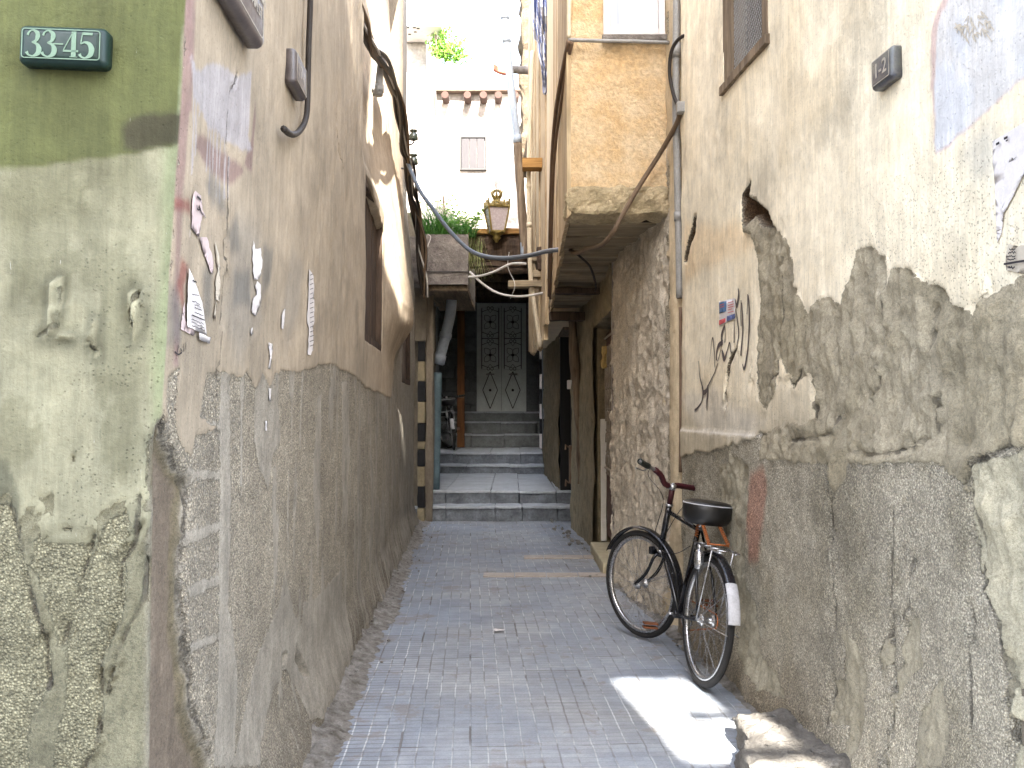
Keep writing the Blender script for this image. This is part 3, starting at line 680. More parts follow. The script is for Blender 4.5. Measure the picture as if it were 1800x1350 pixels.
# ------------------------------------------------------------------ left house
LH = empty('plaster_house', (LX-1.5, LY+3, 0), 'old plastered corner house with olive green side face left of the alley', 'house')
us = np.concatenate([-steps(0, 1.35, .0085, .012)[::-1][:-1], steps(0, 9.3, .0085, .028)])
us = np.concatenate([[-3.2,-2.8,-2.4,-2.0,-1.7,-1.5], us])
vs = np.concatenate([steps(-.05, 2.9, .0105, .0105), steps(2.92, 7.2, .02, .06)])
LW.mesh('wall', us, vs, LH)
MB().bx((-6, LY+9.0, -.05), (LX-.0437*9.2-.12, LY+9.4, 7.2)).bx((-6, LY+.1, 7.0), (LX-.5, LY+9.3, 7.2)).bx((-6,LY+.05,-.05),(LX-2.2,LY+.25,7.2)).build('back_wall', M['brown_wall'], LH)
for (w, lab) in ((LW.win, 0), (LW.win2, 1)):
    (a0, z0), (a1, _), _, (_, z3) = w; z3 = max(z3, w[2][1])
    c = lambda a, z, o: LW.base(np.array([a]), np.array([z]))[0][0]+LW.base(np.array([a]), np.array([z]))[1][0]*o
    dd = float(LW.fields(np.array([(a0+a1)/2]), np.array([(z0+z3)/2]))['d'][0])
    def quad(b, a0, a1, z0, z1, o0, o1):
        lo = [c(a0,z0,o0), c(a1,z0,o0), c(a1,z0,o1), c(a0,z0,o1)]; hi = [c(a0,z1,o0), c(a1,z1,o0), c(a1,z1,o1), c(a0,z1,o1)]
        b.hexa([Vector(p) for p in lo], [Vector(p) for p in hi])
    fr = MB(); t = .05
    quad(fr, a0, a0+t, z0, z3, -.10, .002); quad(fr, a1-t, a1, z0, z3, -.10, .002); quad(fr, a0+t, a1-t, z0, z0+t, -.10, .002); quad(fr, a0+t, a1-t, z3-t, z3, -.10, .002)
    fo = fr.build('window', M['wood_dark'], LH, bevel=.004)
    sh = MB(); n_ = 6
    for i in range(n_):
        x0 = a0+t+(a1-a0-2*t)*i/n_; x1 = a0+t+(a1-a0-2*t)*(i+1)/n_-.006; quad(sh, x0, x1, z0+t, z3-t, -.11, -.038-.004*(i%2))
    sh.build('shutter', M['wood_dark'], fo, bevel=.003)

# ------------------------------------------------------------------ right house
RH = empty('peeling_house', (3, 4.5, 0), 'house with peeling cream plaster over grey cement on the right of the alley', 'house')
us = steps(2.36, 8.03, .0095, .018); us[-1] = 8.03
vs = np.concatenate([steps(-.05, 2.6, .0105, .0105), steps(2.62, 5.2, .018, .045)])
RW.mesh('wall', us, vs, RH)
MB().bx((1.385, 2.36, -.05), (4.5, 2.5, 5.2)).bx((1.5,2.4,5.0),(4.5,8.0,5.2)).build('end_wall', M['brown_wall'], RH)
# window high up, wooden frame with a wire mesh
y0, z0, y1, z1 = 4.34, 3.24, 4.97, 4.35
def rq(b, a0, a1, z0, z1, o0, o1):
    c = lambda a, z, o: Vector(RW.base(np.array([a]), np.array([z]))[0][0]+RW.base(np.array([a]), np.array([z]))[1][0]*o)
    b.hexa([c(a0,z0,o0), c(a1,z0,o0), c(a1,z0,o1), c(a0,z0,o1)], [c(a0,z1,o0), c(a1,z1,o0), c(a1,z1,o1), c(a0,z1,o1)])
b = MB(); rq(b, y0-.03, y0+.04, z0, z1, -.1, .012); rq(b, y1-.04, y1+.03, z0, z1, -.1, .012); rq(b, y0-.05, y1+.05, z0-.05, z0, -.1, .03); rq(b, y0-.03, y1+.03, z1, z1+.06, -.1, .012)
wo = b.build('window', M['wood_grey'], RH, bevel=.004)
b = MB(); rq(b, y0+.04, y1-.04, z0, z1, -.13, -.10); b.build('shutter', M['wood_dark'], wo)
b = MB(); k = 0
c_ = lambda a, z, o: Vector(RW.base(np.array([a]), np.array([z]))[0][0]+RW.base(np.array([a]), np.array([z]))[1][0]*o)
for i in range(-30, 40):
    for sgn in (1, -1):
        pts = []
        for t in (0, 1):
            z = z0+(z1-z0)*t; a = y0+.04+i*.022+sgn*(z-z0)*.55+(0 if sgn > 0 else .6)
            pts.append((a, z))
        (a_, za), (b_, zb) = pts
        lo, hi = y0+.04, y1-.04
        t0, t1 = 0., 1.; da = b_-a_
        if abs(da) > 1e-9:
            q = sorted([(lo-a_)/da, (hi-a_)/da]); t0 = max(0, q[0]); t1 = min(1, q[1])
        if t1 > t0+.01: b.tube([c_(a_+da*t0, za+(zb-za)*t0, -.03), c_(a_+da*t1, za+(zb-za)*t1, -.03)], .0014, 3, False)
b.build('wire_mesh', M['pipe_grey'], wo)

# ------------------------------------------------------------------ bay house (ochre upper storey) and the walls beneath and beyond
BH = empty('ochre_bay_house', (1.6, 9, 0), 'house with an ochre stucco bay on wooden beams jutting over the alley', 'house')
by = 6.28; bl, br = .39, 1.16; bz = 2.86
# front face as a displaced sheet so the stucco is uneven
def sheet(name, o, u, v, nu, nv, mat, parent, amp=.01, fr=3, seed=1, thick=None):
    o, u, v = Vector(o), Vector(u), Vector(v); n = u.cross(v).normalized(); V = []
    uu, vv = np.meshgrid(np.linspace(0,1,nu+1), np.linspace(0,1,nv+1))
    h = (fbm(uu*u.length*fr, vv*v.length*fr, seed, 5)-.5)*amp*2
    for j in range(nv+1):
        for i in range(nu+1):
            V.append(o+u*float(uu[j,i])+v*float(vv[j,i])+n*float(h[j,i]))
    Fc = [(j*(nu+1)+i, j*(nu+1)+i+1, (j+1)*(nu+1)+i+1, (j+1)*(nu+1)+i) for j in range(nv) for i in range(nu)]
    me = D.meshes.new(name); me.from_pydata(V, [], Fc); return link(name, me, mat, parent, True)
sheet('bay_wall', (bl, by, bz+.12), (br-bl,0,0), (0,0,4), 60, 220, M['stucco'], BH, .012, 5)
MB().bx((bl+.01, by+.02, bz+.1), (br+1, 10.4, 6.8)).build('upper_storey', M['stucco_pale'], BH)
# side of the bay: vertical boards, weathered, each slightly different, raked underneath
b = MB(); random.seed(11); yy = by-.012; n_ = 17
def side_x(y): return bl+.012*(y-by)
def side_z(y): return 2.80-.055*(y-by)
for i in range(n_):
    y1_ = yy+random.uniform(.2, .29); x = side_x(yy)-random.uniform(.0, .018)
    b.hexa([(x,yy,side_z(yy)-random.uniform(0,.03)), (x+.03,yy,side_z(yy)), (x+.03,y1_-.006,side_z(y1_)), (x,y1_-.006,side_z(y1_)-random.uniform(0,.03))],
           [(x,yy,6.8), (x+.03,yy,6.8), (x+.03,y1_-.006,6.8), (x,y1_-.006,6.8)])
    yy = y1_
sidep = b.build('side_boards', M['wood_pale'], BH, bevel=.004)
YE = yy
# stone ledge under the bay front, underside boards and joists
M['ledge'] = simple('stained_ledge_stone', rgb(190,172,140), .92, .5, 7, 1, .014, c2=rgb(146,134,106))
b = MB().bx((bl-.012, by-.02, bz-.06), (br-.02, by+.28, bz+.14)); b.build('ledge', M['ledge'], BH, bevel=.025, sub=5, noise=.035, nscale=7)
b = MB()
yy = by+.30; i = 0
while yy < YE-.05:
    w = random.uniform(.3, .46); z = side_z(yy)+.02+random.uniform(-.02,.03)
    b.bx((bl+.03, yy, z), (1.3, min(yy+w-.012, YE), z+.05)); yy += w
b.build('underside_board', M['wood_y'], BH, bevel=.006, sub=1, noise=.006)
for (y, zz, hh) in ((8.9,2.60,.06), (10.15,2.46,.10)):
    MB().bx((bl+.035, y, zz), (1.35, y+.14, zz+hh)).build('joist', M['wood_dark'] if y > 7 else M['wood_y'], BH, bevel=.012, sub=3, noise=.012, nscale=8, seed=y)
MB().bx((bl+.04, by+.29, bz-.0), (br, by+.34, bz-.05)).build('lintel', M['wood_dark'], BH)
# window in the bay front
wl, wr, wb, wt = atY(1060,60,by).x, atY(1168,60,by).x, atY(1100,64,by).z, 5.6
def frame(b, x0, x1, z0, z1, y0, y1, t):
    b.bx((x0,y0,z0),(x0+t,y1,z1)).bx((x1-t,y0,z0),(x1,y1,z1)).bx((x0+t,y0,z0),(x1-t,y1,z0+t)).bx((x0+t,y0,z1-t),(x1-t,y1,z1))
M['white_paint'] = simple('chalky_white_paint', rgb(222,216,214), .6, .15, 12, .3, .003)
b = MB(); frame(b, wl, wr, wb, wt, by-.035, by+.03, .045); wo = b.build('window', M['white_paint'], BH, bevel=.006)
b = MB(); frame(b, wl+.048, wr-.048, wb+.048, wt-.048, by-.022, by+.02, .03); b.build('frame', M['white_paint'], wo, bevel=.004)
n = NT('frosted_pane'); n.b.inputs['Specular IOR Level'].default_value = .6
M['pane'] = n.done(n.mix(n.rng(n.noise(n.co((9,1,1.2)),1.,2),.35,.65), rgb(150,158,172), rgb(198,202,210)), .45)
MB().bx((wl+.07, by-.019, wb+.07), (wr-.07, by-.012, wt-.07)).build('pane', M['pane'], wo)
MB().bx((wl-.01, by-.05, wb-.045), (wr+.01, by+.02, wb-.004)).build('sill', M['concrete'], BH, bevel=.008, sub=2, noise=.004)
# ground-floor walls beyond the buttress, with two doorways
def wallbox(b, p, q, t, z0, z1):
    p, q = Vector((*p,0)), Vector((*q,0)); d = (q-p).normalized(); nn = Vector((d.y,-d.x,0))*t
    b.hexa([p+Vector((0,0,z0)), q+Vector((0,0,z0)), q+nn+Vector((0,0,z0)), p+nn+Vector((0,0,z0))], [p+Vector((0,0,z1)), q+Vector((0,0,z1)), q+nn+Vector((0,0,z1)), p+nn+Vector((0,0,z1))])
    return b
def rwall(name, p, q, z0, z1, mat, parent, amp=.02, t=.5, seed=1):
    b = MB(); 
    L = math.dist(p, q); sheet(name, (p[0],p[1],z0), (q[0]-p[0], q[1]-p[1], 0), (0,0,z1-z0), max(6,int(L/.035)), max(6,int((z1-z0)/.04)), mat, parent, amp, 3.5, seed)
rwall('lower_wall', (.855,9.53), (.735,11.35), -.05, 3.0, M['rough_wall'], BH, .03, seed=61)
wallbox(MB(), (.895,9.53), (.775,11.35), .5, -.05, 3.0).build('door_jamb', M['rough_wall'], BH, bevel=.02, sub=3, noise=.015)
MB().bx((.86, 8.0, 2.32), (1.5, 9.56, 3.1)).build('door_lintel', M['rough_wall'], BH, bevel=.02, sub=4, noise=.03, nscale=5)
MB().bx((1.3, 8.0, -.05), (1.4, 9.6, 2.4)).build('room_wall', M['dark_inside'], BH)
MB().bx((.88, 7.98, -.05), (1.4, 8.06, 3.0)).build('near_jamb', M['white_wall'], BH)
# iron door standing in the recess
M['door_brown'] = simple('rusty_door_paint', rgb(92,62,48), .6, .4, 8, .4, .004)
b = MB().bx((.985, 8.1, .16), (1.015, 9.5, 2.25)); dr = b.build('door', M['door_brown'], BH, bevel=.004)
MB().bx((.925,9.49,.1),(.982,9.53,1.36)).build('whitewashed_reveal', simple('fresh_whitewash', rgb(240,236,226), .9, .1, 12, .5), BH, bevel=.006, sub=3, noise=.006)  # pale strip painted in place of a sunlit sliver on the far jamb
MB().bx((.685,11.22,1.72),(.76,11.34,1.83)).build('meter_box', M['white_paint'], BH, bevel=.008)
M['grille'] = simple('pale_painted_iron', rgb(168,156,140), .5, .35, 20, .3, .003)
b = MB()
for k, y in enumerate(np.arange(8.2, 9.5, .2)):
    for z in np.arange(.9, 2.2, .22):
        P = [Vector((.975, y+.07*math.cos(t), z+.1*math.sin(t))) for t in np.linspace(0, 5.2, 12)]; b.tube(P, .007, 5)
        b.tube([(.975,y+.1,z-.11),(.975,y+.1,z+.11)], .008, 5)
b.tube([(.97,8.12,.86),(.97,9.5,.86)], .012, 6).tube([(.97,8.12,2.2),(.97,9.5,2.2)], .012, 6)
b.build('grille', M['grille'], dr)
MB().box((.955, 9.35, 2.0), (.05,.10,.22)).build('letter_box', simple('straw_stuffing', rgb(196,168,110), .9, .3, 30, .5), dr, bevel=.015, sub=2, noise=.02, nscale=20)
MB().bx((.80, 8.06, -.02), (1.0, 9.36, .105)).build('door_step', M['stone_pale'], BH, bevel=.012, sub=3, noise=.008)
# second, dark doorway
MB().bx((.74, 11.35, .19), (1.2, 11.42, 2.7)).bx((.66,12.42,.0),(1.2,12.5,2.7)).bx((1.1,11.4,-.05),(1.2,12.5,2.7)).build('doorway', M['iron_black'], BH)
MB().bx((.80,11.44,.2),(.83,12.4,2.5)).build('door', M['iron_black'], BH, bevel=.004)
MB().bx((.64,11.36,2.46),(1.2,12.5,3.0)).build('door_head', M['wood_grey'], BH, bevel=.01)
b = MB().bx((.71, 11.30, .55), (.755, 11.40, 1.02)); b.tube([(.70,11.28,1.0),(.66,11.25,1.03),(.66,11.25,.97)], .012, 6).tube([(.70,11.28,.56),(.665,11.26,.60),(.66,11.25,.52)], .012, 6)
b.build('gate_bolt', M['pipe_brown'], BH, bevel=.004)
# crooked poles and planks under the bay
def post(P, r, mat=M['wood_pale'], lab='', name='wooden_post', grp=None):
    Q = smooth_path(P, 5); m = len(Q)
    o = MB().tube(Q, [r*(1+.16*math.sin(i*1.7)) for i in range(m)], 12).build(name, mat, None, True, noise=.006, nscale=7); return tag(o, lab, 'post', grp)
post([atY(1003,500,10.6), atY(1010,640,10.6), atY(1020,760,10.65), atY(1023,850,10.7)], .055, M['wood_grey'], 'bent tree-trunk post under the ochre bay beside the dark doorway')

# ------------------------------------------------------------------ house past the bay, up to the passage
PH = empty('timber_patched_house', (1.2, 13, 0), 'narrow pale house patched with boards beyond the ochre bay', 'house')
b = MB(); random.seed(21); n_ = 9; p0, p1 = Vector((.395, YE+.02, 0)), Vector((.22, 12.3, 0))
for i in range(n_):
    a = p0.lerp(p1, i/n_); c = p0.lerp(p1, (i+.97)/n_); dx = random.uniform(-.02,.02); zb = random.uniform(2.2, 2.55)
    b.hexa([(a.x+dx,a.y,zb),(a.x+dx+.05,a.y,zb),(c.x+dx+.05,c.y,zb+random.uniform(-.1,.1)),(c.x+dx,c.y,zb)], [(a.x+dx,a.y,6.9),(a.x+dx+.05,a.y,6.9),(c.x+dx+.05,c.y,6.9),(c.x+dx,c.y,6.9)])
b.build('side_boards', M['wood_pale'], PH, bevel=.005, sub=1, noise=.008, nscale=4)
MB().bx((.46, YE+.05, 2.5), (1.5, 12.4, 6.8)).build('upper_storey', M['stucco_pale'], PH)
MB().bx((.3, 12.4, 2.5), (1.5, 15.2, 5.2)).build('rear_wall', M['stucco_pale'], PH)
rwall('lower_wall', (.655,12.5), (.545,15.8), -.05, 3.6, M['rough_wall'], PH, .04, seed=63)
rwall('passage_wall', (.545,15.8), (.60,19.9), .3, 4.2, M['stone_dark'], PH, .02, seed=64)
wallbox(MB(), (.70,12.5), (.62,19.9), .4, -.05, 4.2).build('wall_core', M['stone_dark'], PH)
for k in range(9):
    z = .75+k*.28; MB().bx((.515, 17.0, z+.003), (.60, 17.16, z+.277)).build('corner_block', M['stone_black'] if k % 2 else M['white_paint'], PH, bevel=.01)
# stubs of broken boards and a projecting bracket
for (x0, y0, x1, y1, Y) in ((893,497,962,503,10.9), (930,452,962,458,11.0), (932,478,958,486,11.0)):
    a, c = atY(x0,y0,Y), atY(x1,y1,Y)
    MB().bx((a.x, Y, c.z-.005), (c.x+.12, Y+.18, a.z+.03)).build('board_stub', M['wood_y'], PH, bevel=.006, sub=2, noise=.008)
MB().bx((.30, 10.95, 3.15), (.46, 11.3, 3.45)).build('rotten_joist', M['wood_dark'], PH, bevel=.02, sub=3, noise=.03)

# ------------------------------------------------------------------ covered passage
CPs = empty('covered_passage', (-.3, 16, 0), 'dark covered passage of old stone over the upper steps', 'passage')
def blocks(name, x0, x1, y, z0, z1, mat, parent, facing=-1):
    b = MB(); z = z0; random.seed(9)
    while z < z1:
        h = random.uniform(.26,.34); x = x0-random.uniform(0,.3)
        while x < x1:
            w = random.uniform(.35,.6); b.bx((max(x,x0), y+random.uniform(0,.012), z), (min(x+w,x1)-.008, y+.3, z+h-.008)); x += w
        z += h
    return b.build(name, mat, parent, bevel=.012)
blocks('end_wall', -1.6, -.74, 19.82, 1.0, 4.0, M['stone_dark'], CPs); blocks('end_wall', .25, .8, 19.82, 1.0, 4.0, M['stone_dark'], CPs); blocks('end_wall', -.74, .25, 19.84, 3.82, 4.1, M['stone_dark'], CPs)
MB().bx((-1.8,20.13,.5),(1,20.3,4.2)).build('back_wall', M['stone_dark'], CPs)
MB().bx((-2.4,15.1,3.95),(1.0,20.3,4.15)).build('roof', M['concrete'], CPs)
for k in range(5):
    y = 15.3+k; MB().tube([(-1.7,y,3.86),(.9,y,3.84)], .085, 10).build('roof_beam', M['wood_dark'], CPs, True, noise=.01)
rwall('side_wall', (-1.60,20.0), (-1.30,15.6), .2, 4.1, M['stone_dark'], CPs, .03, seed=71)
rwall('side_wall', (-1.36,15.8), (-1.10,12.05), -.1, 3.2, M['brown_wall'], CPs, .03, seed=72)
wallbox(MB(), (-1.65,20.0), (-1.22,12.1), .5, -.05, 4.1).build('wall_core', M['brown_wall'], CPs)
b = MB().bx((-.58,12.0,3.42),(.42,12.32,3.80)); b.build('front_beam', M['wood_dark'], CPs, bevel=.06, sub=4, noise=.035, nscale=5)
b = MB().bx((-.58,11.98,3.38),(.42,12.2,3.41)); b.build('front_beam', M['wood_dark'], CPs, bevel=.04, sub=4, noise=.03, nscale=5, seed=4)
MB().bx((-.62,11.95,3.79),(.40,12.35,3.86)).build('roof_edge', M['wood_plank'], CPs, bevel=.01, sub=3, noise=.015)
# concrete box beam on a timber bearer, upper left of the passage mouth
a, c = atY(745,412,11.5), atY(823,500,11.5)
sheet('concrete_panel', (a.x,11.5,c.z), (c.x-a.x,0,0), (0,0,a.z-c.z), 60, 60, M['concrete'], CPs, .016, 6, 75)
MB().bx((a.x-.3,11.52,c.z+.01),(c.x-.012,14,a.z-.02)).build('concrete_box', M['concrete'], CPs, bevel=.02)
MB().bx((a.x+.01,11.475,c.z+.155),(c.x,11.49,c.z+.163)).build('joint', M['iron_black'], CPs)
MB().bx((a.x+.02,11.56,c.z-.07),(c.x-.01,13.9,c.z-.005)).build('timber_bearer', M['wood_side'], CPs, bevel=.01, sub=4, noise=.01)
# striped pier of alternating black and tan stone
x0, x1 = atY(735,700,11.9).x, atY(747,700,11.9).x
zz = [0.0]+[atY(740,y,11.9).z for y in (893,855,820,790,776,744,706,670,635,600)]
for k in range(10):
    MB().bx((x0-.005, 11.88, zz[k]+.003), (x1, 12.1, zz[k+1]-.003)).build('pier_block', M['stone_tan'] if k % 2 == 0 else M['stone_black'], CPs, bevel=.012, sub=2, noise=.006, seed=k)
MB().bx((x0-.1, 11.9, zz[-1]), (x1+.02, 12.3, 3.3)).bx((x1,11.96,-.05),(x1+.10,12.1,3.2)).build('pier', M['brown_wall'], CPs, bevel=.02, sub=3, noise=.02)
# double door with wrought-iron flowers
M['door_grey'] = simple('grey_green_door_paint', rgb(206,212,206), .5, .18, 5, .15, .002)
M['door_glass'] = simple('dusty_door_glass', rgb(206,212,208), .4, .15, 5, .1, .001)
DD = empty('double_door', (-.245, 19.8, 1.45), 'grey metal double door with flower grilles and diamond panels at the top of the steps', 'door')
x0, x1 = atY(842,700,19.78).x, atY(921,700,19.78).x; xm = (x0+x1)/2; z0, z1, zm = 1.47, 3.76, 2.32
b = MB(); frame(b, x0-.05, x1+.05, z0-.05, z1+.05, 19.76, 19.82, .05); b.build('door_frame', M['door_grey'], DD, bevel=.005)
for (a, c) in ((x0,xm-.004),(xm+.004,x1)):
    b = MB().bx((a,19.785,z0),(c,19.815,zm)); frame(b, a, c, zm, z1, 19.785, 19.815, .045)
    lf = b.build('door_leaf', M['door_grey'], DD, bevel=.003)
    MB().bx((a+.05,19.80,zm+.05),(c-.05,19.808,z1-.05)).build('glass', M['door_glass'], lf)
    b = MB(); cx = (a+c)/2; w = (c-a)/2-.06; hs = (z1-zm)/2
    for q in range(2):
        cz = zm+hs*(q+.5)
        for an in (45,135,225,315):
            L = .17; d = Vector((math.cos(R(an))*1.0,0,math.sin(R(an))*1.25))
            for sg in (1,-1):
                nrm = Vector((-d.z,0,d.x))*sg
                b.tube([Vector((cx,19.775,cz))+d*L*t+nrm*.055*math.sin(math.pi*t) for t in np.linspace(0,1,9)], .005, 5)
        for sg in (1,-1):
            b.tube([Vector((cx-w,19.775,cz-sg*.22)),Vector((cx-w*.3,19.775,cz-sg*.27)),Vector((cx,19.775,cz-sg*.2)),Vector((cx+w*.3,19.775,cz-sg*.27)),Vector((cx+w,19.775,cz-sg*.22))], .0065, 5)
            for s2 in (1,-1): b.tube([Vector((cx+s2*(.04+.03*math.cos(t)),19.775,cz+sg*.30+.035*math.sin(t))) for t in np.linspace(0,6.28,10)], .0065, 5)
        b.lathe([(.035,0),(.03,.02)],10,Matrix.Translation((cx,19.79,cz))@Matrix.Rotation(R(90),4,'X'))
    b.tube([(cx-w,19.775,zm+.06),(cx-w,19.775,z1-.06)],.008,6).tube([(cx+w,19.775,zm+.06),(cx+w,19.775,z1-.06)],.008,6).tube([(cx-w,19.775,zm+hs),(cx+w,19.775,zm+hs)],.008,6)
    b.build('grille', M['iron_black'], lf)
    b = MB(); dz = .40; cz = (z0+zm)/2+.02; pts = [(cx,19.78,cz+dz),(cx+.16,19.78,cz),(cx,19.78,cz-dz),(cx-.16,19.78,cz)]
    for i in range(4): b.tube([pts[i], pts[(i+1)%4]], .009, 5)
    b.lathe([(.03,0),(.02,.03)],10,Matrix.Translation((cx,19.785,cz))@Matrix.Rotation(R(90),4,'X')); b.build('diamond_trim', M['iron_black'], lf)
    MB().tube([(cx-.09,19.77,zm-.06),(cx+.09,19.77,zm-.06)],.014,8).lathe([(.03,0),(.02,.04)],8,Matrix.Translation((cx-.04,19.785,zm-.06))@Matrix.Rotation(R(90),4,'X')).build('handle', M['pipe_grey'], lf)

# ------------------------------------------------------------------ upper background
FH = empty('white_house', (0, 18.5, 4), 'sunlit white house with log roof ends above the passage', 'house')
zr = atY(850,165,17.0).z
sheet('wall', (-2.2,17.0,4.1), (3.4,0,0), (0,0,zr-4.1), 90, 90, M['white_wall'], FH, .02, 2, 81)
MB().bx((-2.2,17.03,4.15),(1.3,20,zr)).build('wall_core', M['white_wall'], FH)
MB().bx((-2.3,16.82,zr),(1.3,20,zr+.09)).build('roof_edge', simple('mud_roof_edge', rgb(120,104,92), .95, .4, 9, .8), FH, bevel=.02, sub=3, noise=.02)
for px in (783, 822, 850, 876, 905):
    p = atY(px, 171, 16.8); MB().tube([(p.x,16.66,p.z),(p.x,17.0,p.z)], .07, 14).build('log_end', simple('roof_log_%d' % px, rgb(66,48,42), .9, .3, 10) if px == 783 else D.materials['roof_log_783'], FH, bevel=.01)
x0, x1 = atY(808,270,16.98).x, atY(856,270,16.98).x; z0, z1 = atY(830,300,16.98).z, atY(830,240,16.98).z
b = MB(); frame(b, x0, x1, z0, z1, 16.93, 17.0, .035); wo = b.build('window', M['iron_black'], FH, bevel=.005)
b = MB(); 
for i in range(3): b.bx((x0+.04+(x1-x0-.08)*i/3, 16.95, z0+.04),(x0+.04+(x1-x0-.08)*(i+1)/3-.008, 16.98, z1-.04))
b.build('shutter', simple('grey_shutter_paint', rgb(46,43,45), .7, .15, 6, .2), wo, bevel=.003)
WH = empty('white_balcony_house', (-2.2, 15, 3.5), 'tall white house with a jutting box balcony at upper left', 'house')
sheet('wall', (-3.0,14.65,3.6), (1.6,0,0), (0,0,6.5), 50, 120, M['white_wall'], WH, .02, 2, 83)
MB().bx((-3.0,14.68,3.6),(-1.42,17,10)).build('wall_core', M['white_wall'], WH)
zb = 7.45; x0 = atY(702,35,14.0).x; x1 = atY(776,35,14.0).x
bx_ = MB().bx((x0,14.0,zb),(x1,14.64,zb+1.1))  .build('balcony', M['white_paint'], WH, bevel=.015)
for (px, py) in ((707,44),(714,38),(706,50),(711,56),(727,43),(735,50),(730,56),(720,60)):
    p = atZ(px, py, zb); MB().box((p.x, max(14.06,min(p.y,14.6)), zb-.001), (.045,.03,.012)).build('vent_hole', M['iron_black'], bx_)
for px in (704, 719): p = atY(px,12,13.99); MB().box(p, (.05,.012,.035)).build('vent_hole', M['iron_black'], bx_)
a, c = atY(916,160,14.0), atY(936,0,14.0)
SPo = MB().bx((a.x,13.9,5.15),(c.x+.3,14.4,8.2)).build('stone_chimney', simple('rubble_masonry', rgb(96,84,68), .95, .5, 7, 1, .03), None, bevel=.05, sub=5, noise=.07, nscale=4)
tag(SPo, 'rough stone chimney stack rising behind the grey leaning pole', 'chimney')

# ------------------------------------------------------------------ unseen front added behind the camera to shade the alley and shape its sun
M['shade_wall'] = simple('far_plaster', rgb(190,170,140), .9, .2, 2, .4)
BK = empty('street_facade', (0,-5,0), 'tall plastered street front across the cross street behind the viewer', 'house')
S = (.15, -1, .75)
def bp(X, Y, z): t = (Y+5); return X+S[0]*t, z+S[2]*t
b = MB()
def fb(x0, x1, z0, z1): b.bx((x0,-5.25,z0),(x1,-5.0,z1))
hx0, hx1 = 2.04, 2.45; top = 7.62; w0, w1, wz0, wz1 = 2.86, 2.99, 9.85, 11.2  # slit cut to throw the sun patch beside the bicycle
fb(-9, -2.2, 0, 5.5); fb(-2.2, -.2, 0, 8.8); fb(-.2, .64, 0, 11.2); fb(.64, .80, 0, 11.9); fb(.80, 1.05, 0, 12.0); fb(1.05, hx0, 0, 19.4)  # roofline stepped so sun reaches only a strip of the left wall
fb(hx0, hx1, top, 19.4); fb(hx1, 4.2, 0, 19.4); fb(4.2, 9, 0, 5.5)
for (x_, z_, h_) in ((2.04,6.62,.05),(2.25,7.1,.03)): b.bx((x_-.02,-5.2,z_),(2.52,-5.1,z_+h_))  # thin bars added across the slit to break up the sun patch
for (x_, w_) in ((2.29,.025),): b.bx((x_,-5.14,6.4),(x_+w_,-5.08,7.7))
b.build('wall', M['shade_wall'], BK)

# sky, sun, camera
sc = bpy.context.scene
w = D.worlds.new('World'); sc.world = w; w.use_nodes = True; t = w.node_tree; t.nodes.clear()
sk = t.nodes.new('ShaderNodeTexSky'); sk.sky_type = 'NISHITA'; sk.sun_disc = False
sv = Vector(S).normalized(); el = math.asin(sv.z); sk.sun_elevation = el; sk.sun_rotation = math.atan2(sv.x, sv.y)
sk.dust_density = 2.0; sk.air_density = 1.0
bg = t.nodes.new('ShaderNodeBackground'); bg.inputs[1].default_value = .15; ow = t.nodes.new('ShaderNodeOutputWorld')
hs = t.nodes.new('ShaderNodeHueSaturation'); hs.inputs['Saturation'].default_value = .62; t.links.new(sk.outputs[0], hs.inputs['Color']); t.links.new(hs.outputs[0], bg.inputs[0]); t.links.new(bg.outputs[0], ow.inputs[0])
L = D.lights.new('sun', 'SUN'); L.energy = 4.8; L.angle = R(.5); L.color = (1,.95,.87)
lo = D.objects.new('sun', L); COL.objects.link(lo); lo.rotation_euler = sv.to_track_quat('Z', 'Y').to_euler(); lo.location = sv*30
cam = D.cameras.new('camera'); co = D.objects.new('camera', cam); COL.objects.link(co); co.location = (0,0,EYE)
co.rotation_euler = (math.pi/2+PITCH, 0, 0); cam.lens = 32; cam.sensor_width = 36; cam.clip_start = .05; cam.clip_end = 2000; sc.camera = co
sc.view_settings.view_transform = 'Standard'; sc.view_settings.look = 'None'; sc.view_settings.gamma = 1; sc.view_settings.use_curve_mapping = False
sc.view_settings.exposure = 3.6
sc.cycles.max_bounces = 8; sc.cycles.diffuse_bounces = 5
# ------------------------------------------------------------------ helpers for things fixed to the walls
def text_mb(body, size, ext=.0006, xs=1., shear=0, align='CENTER', bold=0):
    cu = D.curves.new('t', 'FONT'); cu.body = body; cu.size = size; cu.extrude = ext; cu.align_x = align; cu.align_y = 'CENTER'; cu.offset = bold
    o = D.objects.new('t', cu); me = bpy.data.meshes.new_from_object(o); b = MB()
    b.add([(v.co.x*xs+v.co.y*shear, -v.co.z, v.co.y) for v in me.vertices], [tuple(p.vertices) for p in me.polygons])
    D.objects.remove(o); D.curves.remove(cu); D.meshes.remove(me); return b
def xform(b, Mx): b.v = [tuple(Mx @ Vector(p)) for p in b.v]; return b
def merge(a, b): a.add(b.v, b.f); return a
def rrect(w, h, r, n=6):
    P = []
    for cx, cz, a0 in ((w/2-r, h/2-r, 0), (-w/2+r, h/2-r, 90), (-w/2+r, -h/2+r, 180), (w/2-r, -h/2+r, 270)):
        for i in range(n+1): a = R(a0+90*i/n); P.append((cx+r*math.cos(a), cz+r*math.sin(a)))
    return P
